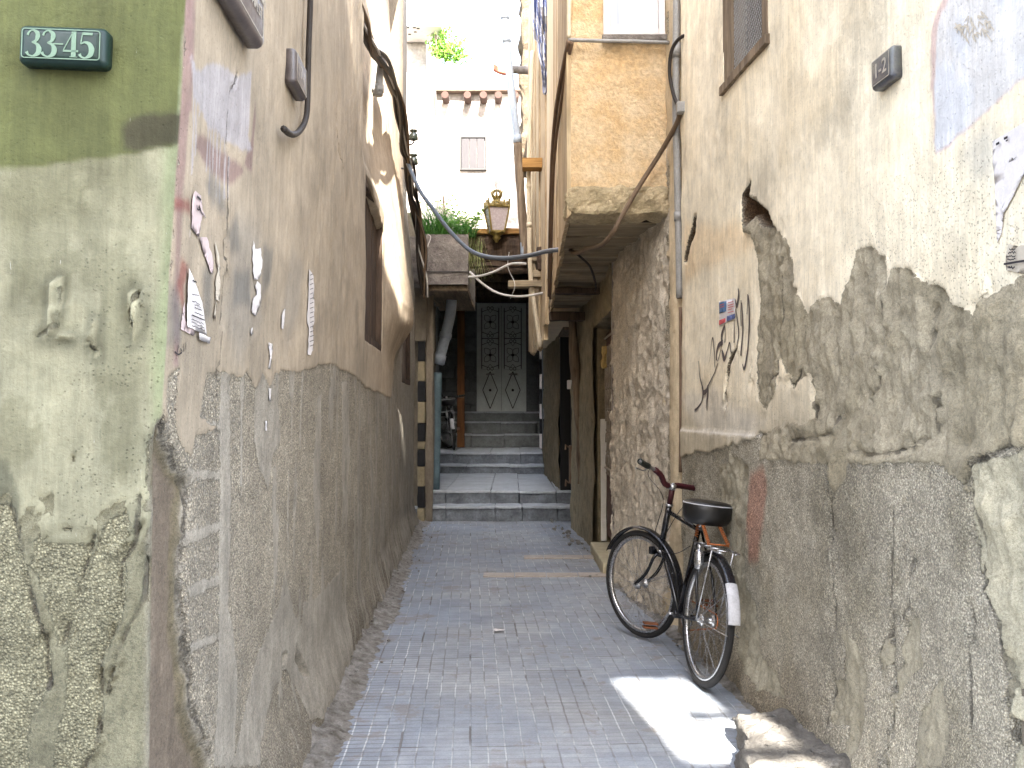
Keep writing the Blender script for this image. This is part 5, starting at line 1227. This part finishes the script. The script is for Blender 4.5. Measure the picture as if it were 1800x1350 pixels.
# ------------------------------------------------------------------ lantern
M['brass'] = simple('tarnished_brass', rgb(150,128,66), .45, .35, 25, .3, .002, metal=.35, c2=rgb(104,92,50), spec=.5)
M['lglass'] = simple('milky_lantern_glass', rgb(176,164,164), .25, .12, 6, .1, .001, spec=.6)
lp = atY(873, 398, 11.85); u = 1/F*11.85
LN = empty('street_lantern', lp, 'ornate brass lantern with milky panes standing over the passage beam', 'lamp')
def LP(px, py): return atY(px, py, 11.85)
zt, zb_ = LP(873,366).z, LP(873,408).z; wt_, wb_ = 20.5*u, 12.5*u; cx, cy = lp.x, lp.y; rot = R(14)
def sq(w, z, k=4): return [Vector((cx+w*math.cos(rot+R(45+90*i)), cy+w*math.sin(rot+R(45+90*i)), z)) for i in range(4)]
A4, B4 = sq(wt_*1.3, zt), sq(wb_*1.3, zb_)
b = MB()
for i in range(4):
    j = (i+1)%4; b.tube([A4[i],B4[i]], .012, 6).tube([A4[i],A4[j]], .014, 6).tube([B4[i],B4[j]], .013, 6)
b.build('frame', M['brass'], LN)
b = MB(); b.hexa(sq(wb_*1.2, zb_+.01), sq(wt_*1.2, zt-.01)); b.build('glass', M['lglass'], LN)
b = MB()
for i in range(4):
    j = (i+1)%4
    for t in np.linspace(0.0,1,5):
        p = A4[i].lerp(A4[j], float(t)); h_ = .10 if t in (0.,1.) else .05+.05*math.sin(math.pi*float(t))
        b.tube([p+Vector((0,0,0)), p+Vector((0,0,h_*.6)), p+Vector((0,0,h_))], [.012,.009,.014], 6)
        if t < 1:
            q = A4[i].lerp(A4[j], float(t)+.125); b.tube([q+(A4[j]-A4[i]).normalized()*.028*math.cos(a)+Vector((0,0,.03+.03*math.sin(a))) for a in np.linspace(0,6.0,10)], .007, 5)
b.build('scroll_gallery', M['brass'], LN)
b = MB().lathe([(wt_*1.1,zt+.01),(wt_*.8,zt+.05),(wt_*.35,zt+.09),(wt_*.3,zt+.12),(wt_*.18,zt+.13)], 12, Matrix.Translation((cx,cy,0))); b.build('roof', M['brass'], LN, True)
b = MB(); cz = zt+.13
for k in range(8):
    a = 2*math.pi*k/8; b.tube([Vector((cx+r_*math.cos(a), cy+r_*math.sin(a), cz+z_)) for r_, z_ in ((.045,0),(.065,.04),(.068,.075),(.04,.10),(.0,.105))], .011, 6)
    b.tube([Vector((cx+.066*math.cos(a),cy+.066*math.sin(a),cz+.07)),Vector((cx+.08*math.cos(a),cy+.08*math.sin(a),cz+.105))], [.01,.004], 5)
b.lathe([(.05,-.01),(.055,.0),(.05,.02),(.045,.03)],12,Matrix.Translation((cx,cy,cz))).build('crown_finial', M['brass'], LN, True)
b = MB().lathe([(wb_*1.15,zb_),(wb_*.9,zb_-.03),(wb_*.5,zb_-.05),(wb_*.62,zb_-.08),(wb_*.3,zb_-.11),(.02,zb_-.14)], 12, Matrix.Translation((cx,cy,0))); b.build('base', M['brass'], LN, True)
MB().tube([Vector((cx,cy,zb_-.06)),Vector((cx,cy+.1,zb_-.10)),Vector((cx,cy+.3,zb_-.10))], .014, 8).build('bracket', M['iron_black'], LN, True)

# ------------------------------------------------------------------ stone block lower right, papers on the ground
b = MB(); zt_ = .135
zt_ = .115; lo = [Vector((.865,3.42,-.05)),Vector((1.36,3.34,-.05)),Vector((1.36,4.16,-.05)),Vector((.985,4.06,-.05))]; hi = [Vector((.875,3.45,zt_)),Vector((1.36,3.42,zt_+.02)),Vector((1.36,4.14,zt_+.02)),Vector((.995,4.02,zt_-.01))]
o = b.hexa(lo, hi).build('stone_block', simple('worn_kerb_stone', rgb(128,124,118), .9, .5, 9, 1, .016, c2=rgb(88,84,78)), None, bevel=.014, seg=2, sub=7, noise=.028, nscale=8); tag(o, 'worn stone block at the foot of the right wall in front of the bicycle', 'stone')
for f_ in o.data.polygons: f_.use_smooth = True
for (x, y, lb) in ((877,1108,'crumpled white paper scrap lying in the middle of the alley floor'), (662,1082,'white paper scrap lying in the rubble by the left wall'), (966,831,'white paper scrap lying on the first stair landing')):
    p = atZ(x, y, .38 if y < 900 else .012); bm = bmesh.new(); bmesh.ops.create_grid(bm, x_segments=5, y_segments=4, size=.022)
    for v in bm.verts: v.co.z = random.uniform(0,.01); v.co.x *= 1.5
    me = D.meshes.new('paper_scrap'); bm.to_mesh(me); bm.free(); o = link('paper_scrap', me, M['paper'], None); o.location = p; tag(o, lb, 'litter')

# ------------------------------------------------------------------ plants
def leafmat(name, c, c2):
    n = NT(name); v = n.co(); col = n.mix(n.rng(n.noise(v, 9, 3), .3, .7), c, c2)
    tr = n.n('ShaderNodeBsdfTranslucent'); n.set(tr.inputs[0], col); mx = n.n('ShaderNodeMixShader'); mx.inputs[0].default_value = .35
    n.done(col, .6); n.t.links.new(n.b.outputs[0], mx.inputs[1]); n.t.links.new(tr.outputs[0], mx.inputs[2]); n.t.links.new(mx.outputs[0], n.out.inputs[0]); return n.m
M['leaf'] = leafmat('fresh_grass', rgb(92,140,62), rgb(58,104,44)); M['leaf2'] = leafmat('sunlit_leaves', rgb(120,160,62), rgb(88,132,48)); M['straw'] = leafmat('dry_straw', rgb(176,170,120), rgb(120,136,78))
def blades(name, region, n_, L, mat, label, cat, down=False, w=.006, seed=1, spread=.5, zc=0, grp=None, leaflets=False):
    random.seed(seed); b = MB()
    for i in range(n_):
        x, y, z = (random.uniform(*region[0]), random.uniform(*region[1]), random.uniform(*region[2])); l = L*random.uniform(.4,1.1); a = random.uniform(0,6.28); sp = random.uniform(.1,spread)
        d = Vector((math.cos(a)*sp, math.sin(a)*sp, -1 if down else 1)).normalized(); p = Vector((x,y,z)); V = []; m = 5
        sd = Vector((-math.sin(a), math.cos(a), 0))
        for k in range(m+1):
            t = k/m; ww = w*(1-t)**.6*(.6+.8*t if t < .5 else 1); V += [p+sd*ww, p-sd*ww]; d = (d+Vector((math.cos(a)*.12, math.sin(a)*.12, -.16 if not down else -.05))).normalized(); p = p+d*l/m
            if leaflets and k > 0:
                for s2 in (1,-1):
                    q = p+sd*s2*.002; e = (sd*s2+d*.5).normalized()*l*.16; f_ = d.cross(e).normalized(); bb = len(b.v)
                    b.add([q, q+e*.5+d*l*.03, q+e, q+e*.5-d*l*.03], [(0,1,2,3)])
        b.add(V, [(2*k,2*k+1,2*k+3,2*k+2) for k in range(m)])
    o = b.build(name, mat, None, True); return tag(o, label, cat, grp)
x0, x1 = atY(748,400,11.8).x, atY(822,400,11.8).x; zt2 = 3.72
blades('grass_tuft', ((x0,x0+.28),(11.55,12.0),(zt2-.02,zt2+.02)), 460, .50, M['leaf'], 'dense bright green grass tuft on the left end of the concrete box beam', 'grass', seed=2)
blades('grass_tuft', ((x0+.22,x1+.1),(11.6,12.2),(zt2-.02,zt2+.02)), 300, .24, M['leaf'], 'shorter green weeds on the right end of the concrete box beam', 'grass', seed=3, leaflets=True)
blades('leafy_weed', ((x0+.24,x1+.05),(12.2,12.5),(3.78,3.86)), 70, .52, M['leaf2'], 'airy pale weeds behind the grass above the concrete beam', 'weed', seed=4, leaflets=True)
blades('hanging_grass', ((x1,x1+.22),(11.8,12.0),(3.62,3.76)), 70, .62, M['straw'], 'straw-coloured grass hanging down beside the concrete box beam', 'grass', True, .005, seed=5, spread=.25)
# leafy shoots of a climber below the box balcony
b = MB(); random.seed(6); st = MB(); px_, py_ = 762, 90
for i in range(26):
    P_ = [atY(762+random.uniform(-6,6), 92+random.uniform(-8,8), 14.3)]; a = R(random.uniform(-50,75)); 
    for k in range(6): P_.append(P_[-1]+Vector((math.cos(a)*.085, random.uniform(-.05,.03), math.sin(a)*.055+.012))); a += random.uniform(-.35,.3)
    st.tube(P_, .004, 4)
    for p in P_[1:]:
        for j in range(9):
            c = p+Vector((random.gauss(0,.05), random.gauss(0,.06), random.gauss(0,.045))); e = Vector((random.uniform(-1,1),random.uniform(-1,1),random.uniform(-1,1))).normalized()*.030; f_ = e.orthogonal().normalized()*.016
            b.add([c-e, c+f_, c+e, c-f_], [(0,1,2,3)])
CLB = empty('climbing_shrub', atY(762,92,14.3), 'bright green climber spilling out below the white box balcony', 'shrub')
b.build('leaves', M['leaf2'], CLB); st.build('stem', M['cable_brown'], CLB)

# ------------------------------------------------------------------ laundry
n = NT('blue_striped_cloth'); v = n.obco(); sx = n.n('ShaderNodeUVMap'); at_ = n.att('stripe')
f_ = n.math('FRACT', n.math('MULTIPLY', at_, 5.0)); M['cloth'] = n.done(n.mix(n.step(f_, .62, .66), rgb(206,208,216), rgb(120,132,176)), .9)
def cloth(pts_l, pts_r, Y, label, seed, folds=5):
    random.seed(seed); nu, nv = 26, 40; V = []; A_ = []
    Lc = smooth_path([atY(x,y,Y) for x,y in pts_l], 8); Rc = smooth_path([atY(x,y,Y) for x,y in pts_r], 8)
    for j in range(nv+1):
        t = j/nv; a = Lc[min(int(t*(len(Lc)-1)), len(Lc)-1)]; c = Rc[min(int(t*(len(Rc)-1)), len(Rc)-1)]
        for i in range(nu+1):
            s_ = i/nu; p = a.lerp(c, s_); p.y += .05*math.sin(s_*folds*6.28+t*2)*(1-.3*t); p.x += .01*math.sin(s_*folds*6.28*1.0+1.5); V.append(p); A_.append(s_*1.4+.15*math.sin(t*5))
    me = D.meshes.new('laundry'); me.from_pydata(V, [], [(j*(nu+1)+i, j*(nu+1)+i+1, (j+1)*(nu+1)+i+1, (j+1)*(nu+1)+i) for j in range(nv) for i in range(nu)])
    me.attributes.new('stripe', 'FLOAT', 'POINT').data.foreach_set('value', A_); o = link('laundry', me, M['cloth'], None, True); return tag(o, label, 'laundry', 'blue and white washing by the drainpipes')
cloth([(936,-30),(934,30),(938,70)], [(968,-30),(970,30),(970,82)], 10.3, 'blue and white striped cloth hanging at the top beside the bay boards', 1)
cloth([(942,66),(944,90),(950,120),(955,165)], [(974,60),(976,100),(970,130),(959,165)], 10.35, 'bunched blue and white cloth tapering to a point below the striped one', 2, 4)
# ------------------------------------------------------------------ bicycle
M['b_black'] = simple('glossy_black_enamel', rgb(26,27,32), .22, .2, 9, .05, .001, spec=.6, obj=True)
M['b_tyre'] = simple('worn_tyre', rgb(44,43,43), .85, .3, 20, .4, .002, obj=True)
M['b_chrome'] = simple('dull_chrome', rgb(190,190,192), .28, .3, 30, .1, .001, metal=.9, obj=True)
M['b_rust'] = simple('rusty_spring', rgb(176,104,56), .6, .35, 40, .4, .002, obj=True)
M['b_red'] = simple('maroon_tape', rgb(64,24,29), .5, .3, 60, .6, .002, st=(1,1,1), obj=True)
M['b_rubber'] = simple('dark_green_grip', rgb(36,42,38), .6, .2, 30, .3, .002, obj=True)
M['b_white'] = simple('chipped_white_paint', rgb(200,200,204), .5, .3, 14, .3, .002, obj=True)
M['b_brown'] = simple('brown_pedal_rubber', rgb(110,66,40), .7, .3, 30, .3, .002, obj=True)
WR = .345; WB = 1.07
BK1 = empty('bicycle', (0,0,0), 'black roadster bicycle leaning on the right wall beside the sunlit patch', 'bicycle'); LOCAL.add(BK1.name)
hd0, hd1 = Vector((.885,0,.60)), Vector((.815,0,.875)); ax = (hd1-hd0).normalized()
STEER = Matrix.Translation(hd0) @ Matrix.Rotation(R(26), 4, ax) @ Matrix.Translation(-hd0); I4 = Matrix.Identity(4)
def wheel(cx, Mx):
    t = xform(MB().torus(WR-.018, .019, 72, 12, c=(cx,0,WR)), Mx).build('wheel', M['b_tyre'], BK1, True)
    pr = [(-.004,-.014),(.010,-.015),(.012,-.012),(.002,-.010),(.002,.010),(.012,.012),(.010,.015),(-.004,.014),(-.010,.006),(-.010,-.006)]
    xform(MB().torus(WR-.046, .01, 72, c=(cx,0,WR), prof=pr), Mx).build('rim', M['b_chrome'], t, True)
    b = MB()
    for k in range(36):
        a = 2*math.pi*k/36; sd = 1 if k % 2 else -1; off = R(38)*(1 if (k//2) % 2 else -1)
        b.tube([Vector((cx+.026*math.cos(a+off*1.6), sd*.032, WR+.026*math.sin(a+off*1.6))), Vector((cx+(WR-.05)*math.cos(a), 0, WR+(WR-.05)*math.sin(a)))], .0013, 4, False)
    xform(b, Mx).build('spokes', M['b_chrome'], t)
    Rx = Matrix.Translation((cx,0,WR)) @ Matrix.Rotation(R(90), 4, 'X')
    xform(MB().lathe([(.006,-.06),(.012,-.055),(.014,-.04),(.032,-.036),(.032,-.030),(.016,-.026),(.016,.026),(.032,.030),(.032,.036),(.014,.04),(.012,.055),(.006,.06)], 16, Rx), Mx).build('hub', M['b_chrome'], t, True)
    return t
def guard(cx, a0, a1, Mx, mat='b_black', name='mudguard', rr=WR+.022, w=.03):
    pr = [(math.cos(q)*.014, math.sin(q)*w) for q in np.linspace(-1.45,1.45,9)]+[(math.cos(q)*.012-.002, math.sin(q)*(w-.002)) for q in np.linspace(1.45,-1.45,9)]
    return xform(MB().torus(rr-.006, .01, 48, c=(cx,0,WR), a0=a0, a1=a1, prof=pr), Mx).build(name, M[mat], BK1, True)
wheel(0, I4); wheel(WB, STEER)
rg = guard(0, 20, 160, I4); guard(WB, 28, 188, STEER)
pl = xform(MB().torus(WR+.020, .01, 20, c=(0,0,WR), a0=138, a1=171, prof=[(math.cos(q)*.014, math.sin(q)*.033) for q in np.linspace(-1.5,1.5,9)]+[(math.cos(q)*.012-.002, math.sin(q)*.031) for q in np.linspace(1.5,-1.5,9)]), I4).build('mudguard_flap', M['b_white'], BK1, True)
st_t, bb = Vector((.255,0,.83)), Vector((.43,0,.285)); ra = Vector((0,0,WR))
b = MB().tube([st_t, bb], .0155, 12).tube([hd1+Vector((.01,0,-.03)), st_t+Vector((.01,0,-.03))], .0135, 12).tube([hd0+Vector((-.005,0,.03)), bb], .0155, 12).tube([hd0-ax*.015, hd1+ax*.015], .019, 12)
for sd in (1,-1): b.tube([bb+Vector((0,sd*.02,0)), Vector((.2,sd*.05,.315)), ra+Vector((0,sd*.055,0))], .0095, 8).tube([st_t+Vector((0,sd*.014,-.03)), Vector((.1,sd*.045,.56)), ra+Vector((0,sd*.055,0))], .0075, 8)
b.lathe([(.022,-.035),(.024,-.03),(.024,.03),(.022,.035)], 14, Matrix.Translation(bb) @ Matrix.Rotation(R(90),4,'X'))
fr = b.build('frame', M['b_black'], BK1, True)
b = MB(); d_ = (bb-hd0).normalized()   # pale worn transfers down the tube
for k in range(9): c = hd0+(bb-hd0)*(.28+.04*k); b.tube([c+Vector((0,.0158,0)), c+d_*.012+Vector((0,.0158,.0))], .004, 5)
b.build('worn_lettering', M['b_chrome'], fr)
for c in (hd0-ax*.012, hd1+ax*.012): MB().tube([c-ax*.007, c+ax*.007], .024, 16).build('headset_cup', M['b_chrome'], fr, True)
# fork, stem, bars
b = MB().tube([hd0-ax*.02, hd0-ax*.05], .018, 10)
for sd in (1,-1): b.tube(smooth_path([hd0-ax*.035+Vector((0,sd*.02,0)), hd0-ax*.06+Vector((0.005,sd*.046,0)), Vector((.965,sd*.048,.44)), Vector((WB-.02,sd*.05,WR+.02)), Vector((WB,sd*.05,WR))], 5), [.012]*8+[.010]*13 if False else .0105, 8)
xform(b, STEER).build('fork', M['b_black'], BK1, True)
sm = hd1+ax*.125
xform(MB().tube([hd1+ax*.01, sm], .0175, 12), STEER).build('stem', M['b_red'], BK1, True)
xform(MB().tube([sm-ax*.01, sm+ax*.022], .021, 12).lathe([(.010,.0),(.010,.012)],8,Matrix.Translation(sm+ax*.02)), STEER).build('stem_clamp', M['b_chrome'], BK1, True)
cl = sm+Vector((.012,0,.008))
hbL = smooth_path([cl, cl+Vector((.004,.05,.018)), cl+Vector((.0,.09,.075)), cl+Vector((-.005,.16,.12)), cl+Vector((-.03,.24,.145)), cl+Vector((-.09,.34,.175))], 5)
hbR = smooth_path([cl, cl+Vector((.0,-.06,.002)), cl+Vector((-.01,-.13,-.01)), cl+Vector((-.02,-.21,-.022)), cl+Vector((-.035,-.31,-.030)), cl+Vector((-.08,-.385,-.032))], 5)
hb = xform(MB().tube(hbL, .0115, 10).tube(hbR, .0115, 10), STEER).build('handlebar', M['b_chrome'], BK1, True)
for Q in (hbL, hbR):
    m = int(len(Q)*.60) if Q is hbL else int(len(Q)*.72)
    xform(MB().tube(Q[2:m], [.0175+.0016*(i%2) for i in range(m-2)], 10), STEER).build('bar_tape', M['b_red'], hb, True)
    xform(MB().tube(Q[m+(3 if Q is hbL else 0):], .0185, 12), STEER).build('grip', M['b_rubber'], hb, True)
b = MB()
for Q, sg_ in ((hbL,1),(hbR,-1)):
    e = Q[-8]; b.tube(smooth_path([e+Vector((.02,-sg_*.01,-.012)), e+Vector((.045,0,-.03)), Q[-2]+Vector((.04,0,-.04))]), .0045, 6)
xform(b, STEER).build('brake_lever', M['b_chrome'], hb, True)
b = MB().tube(smooth_path([STEER@(hbL[-10]), STEER@(cl+Vector((.10,.10,.06))), STEER@(cl+Vector((.05,.02,-.08))), hd0+Vector((.06,.03,.09)), hd0+Vector((.045,.02,-.03))]), .0027, 5)
b.tube(smooth_path([STEER@(hbR[-8]), STEER@(cl+Vector((.04,-.12,-.16))), hd0+Vector((-.06,.02,.02)), Vector((.55,.02,.62)), Vector((.30,.025,.70))]), .0027, 5)
b.build('brake_cable', M['b_black'], BK1, True)
xform(MB().box(hd0+Vector((.055,0,-.015)), (.035,.085,.05)), STEER).build('brake_calliper', M['b_black'], BK1, bevel=.01)
# saddle with its black cover and pale piping
cs = Vector((.185,0,.925)); b = MB(); n_ = 16
def sring(z, k, w=1): return [Vector((cs.x+(.155*math.cos(t)*(1.0))*k, (.125-.030*math.cos(t))*math.sin(t)*k*w, z)) for t in np.linspace(0, 2*math.pi, n_, endpoint=False)]
rings = [sring(cs.z-.085,.5),sring(cs.z-.078,.88),sring(cs.z-.045,1.02),sring(cs.z+.022,1.08),sring(cs.z+.040,1.0),sring(cs.z+.048,.80),sring(cs.z+.05,.4)]
V = [p for r_ in rings for p in r_]; Fc = [(i*n_+k, i*n_+(k+1)%n_, (i+1)*n_+(k+1)%n_, (i+1)*n_+k) for i in range(len(rings)-1) for k in range(n_)]+[tuple(reversed(range(n_))), tuple(range((len(rings)-1)*n_, len(rings)*n_))]
sd_ = b.add(V, Fc).build('saddle', simple('black_vinyl', rgb(24,24,25), .38, .3, 30, .3, .003, spec=.5, obj=True), BK1, True)
pr_ = sring(cs.z+.030, 1.07); MB().tube(pr_+[pr_[0]], .0032, 6).build('piping', M['b_white'], sd_, True)
MB().tube([Vector((.245,0,.80)), Vector((.232,0,.895))], .0125, 10).build('seat_post', M['b_chrome'], BK1, True)
def spring(b, p, q, r, w, turns):
    d = (q-p); L = d.length; t = d.normalized(); u = t.orthogonal().normalized(); v = t.cross(u); m = int(turns*10)
    b.tube([p+t*L*i/m+(u*math.cos(i*.628)+v*math.sin(i*.628))*r for i in range(m+1)], w, 5)
b = MB()
for sd in (1,-1): spring(b, Vector((.135,sd*.045,.885)), Vector((-.06,sd*.055,.76)), .0075, .0032, 14)
spring(b, Vector((.19,.03,.885)), Vector((.17,.045,.77)), .008, .0032, 9)
b.tube([Vector((-.06,.055,.76)),Vector((-.06,-.055,.76))], .005, 6).build('saddle_spring', M['b_rust'], BK1, True)
# rear carrier, dynamo, stays, chain set
b = MB()
for sd in (1,-1):
    b.tube([Vector((.20,sd*.05,.745)),Vector((-.20,sd*.06,.735)),Vector((-.215,sd*.03,.733))], .0045, 6).tube([Vector((-.12,sd*.06,.735)), Vector((0,sd*.062,WR))], .0042, 6)
for x in (.12,.02,-.08,-.17): b.tube([Vector((x,.055,.742)),Vector((x,-.055,.742))], .004, 6)
b.build('rear_carrier', M['b_chrome'], BK1, True)
b = MB()
for sd in (1,-1): b.tube([Vector((0,sd*.058,WR)), Vector((-.30,sd*.03,WR+.20))], .0024, 5); b.tube([Vector((0,sd*.058,WR)), Vector((-.36,sd*.03,WR-.0))], .0024, 5)
b.build('mudguard_stay', M['b_chrome'], BK1)
b = MB()
for sd in (1,-1): b.tube([Vector((WB,sd*.056,WR)), Vector((WB-.33,sd*.03,WR+.13))], .0024, 5)
xform(b, STEER).build('mudguard_stay', M['b_chrome'], BK1)
MB().lathe([(.006,-.06),(.022,-.052),(.026,-.03),(.026,.03),(.018,.045),(.008,.05),(.012,.055),(.012,.075)], 16, Matrix.Translation((.045,.062,.665)) @ Matrix.Rotation(R(12),4,'Y')).build('dynamo', M['b_chrome'], BK1, True)
CR_ = Matrix.Translation(bb) @ Matrix.Rotation(R(90),4,'X')
b = MB().torus(.088, .004, 44, 6, c=(bb.x,-.045,bb.z))
for k in range(5): a = 2*math.pi*k/5; b.tube([Vector((bb.x,-.045,bb.z)), Vector((bb.x+.088*math.cos(a),-.045,bb.z+.088*math.sin(a)))], .006, 5)
b.build('chainring', M['b_chrome'], BK1)
ch = []; 
for a in np.linspace(-90, 90, 14): ch.append(Vector((bb.x+.092*math.cos(R(a)), -.045, bb.z+.092*math.sin(R(a)))))
for a in np.linspace(90, 270, 10): ch.append(Vector((.038*math.cos(R(a)), -.045, WR+.038*math.sin(R(a)))))
MB().tube(ch+[ch[0]], .0042, 5).build('chain', M['b_rust'], BK1)
ca = R(-38)
for sd, a in ((1, ca), (-1, ca+math.pi)):
    e = bb+Vector((.17*math.cos(a), sd*.075, .17*math.sin(a))); cr = MB().tube([bb+Vector((0,sd*.04,0)), bb+Vector((.01*math.cos(a),sd*.062,0)), e], .0085, 8).build('crank', M['b_chrome'], BK1, True)
    MB().box(e+Vector((0,sd*.05,.012)), (.05,.085,.012)).box(e+Vector((0,sd*.05,-.012)), (.05,.085,.012)).build('pedal', M['b_brown'], cr, bevel=.003)
BK1.matrix_world = Matrix.Translation((.98, 4.78, .012)) @ Matrix.Scale(.97, 4) @ Matrix.Rotation(math.atan2(1.0,-.15), 4, 'Z') @ Matrix.Rotation(R(6.5), 4, 'X')
tag(BK1, group='old black bicycles')
BK2 = copy_tree(BK1)
BK2['label'] = 'black bicycle with a wire basket parked on the dark landing beneath the door'
BK2.matrix_world = Matrix.Translation((-1.08, 17.0, .725)) @ Matrix.Rotation(R(97), 4, 'Z') @ Matrix.Rotation(R(-6), 4, 'X')
LOCAL.add(BK2.name)
for c_2 in BK2.children_recursive:
    if c_2.type == 'MESH' and c_2.data.materials[0].name in ('rusty_spring', 'brown_pedal_rubber', 'maroon_tape'):
        c_2.material_slots[0].link = 'OBJECT'; c_2.material_slots[0].material = M['b_black']
b = MB(); bc = STEER @ (cl+Vector((.15,-.05,-.06)))
for z, k in ((.07,1.),(.0,.9),(-.09,.75)):
    c = [(bc+Vector((x*k,y*k,z))) for x, y in ((-.10,-.16),(.12,-.16),(.12,.16),(-.10,.16),(-.10,-.16))]; b.tube(c, .004, 5)
for k in range(28):
    t = k/28*4; i = int(t); f_ = t-i; cc = ((-.10,-.16),(.12,-.16),(.12,.16),(-.10,.16)); a, c = cc[i], cc[(i+1)%4]; x, y = a[0]+(c[0]-a[0])*f_, a[1]+(c[1]-a[1])*f_
    b.tube([bc+Vector((x,y,.07)), bc+Vector((x*.75,y*.75,-.09))], .0028, 4)
for k in range(5): b.tube([bc+Vector((-.075,-.10+.05*k,-.09)), bc+Vector((.09,-.10+.05*k,-.09))], .0025, 4)
b.build('basket', M['b_chrome'], BK2)
# board leaning behind it
o = MB().bx((atY(804,600,18.55).x, 18.5, .72), (atY(817,600,18.55).x, 18.56, 3.9)).build('upright_board', M['wood_orange'], None, bevel=.006); tag(o, 'upright orange-brown board standing in the passage behind the parked bicycle', 'board')
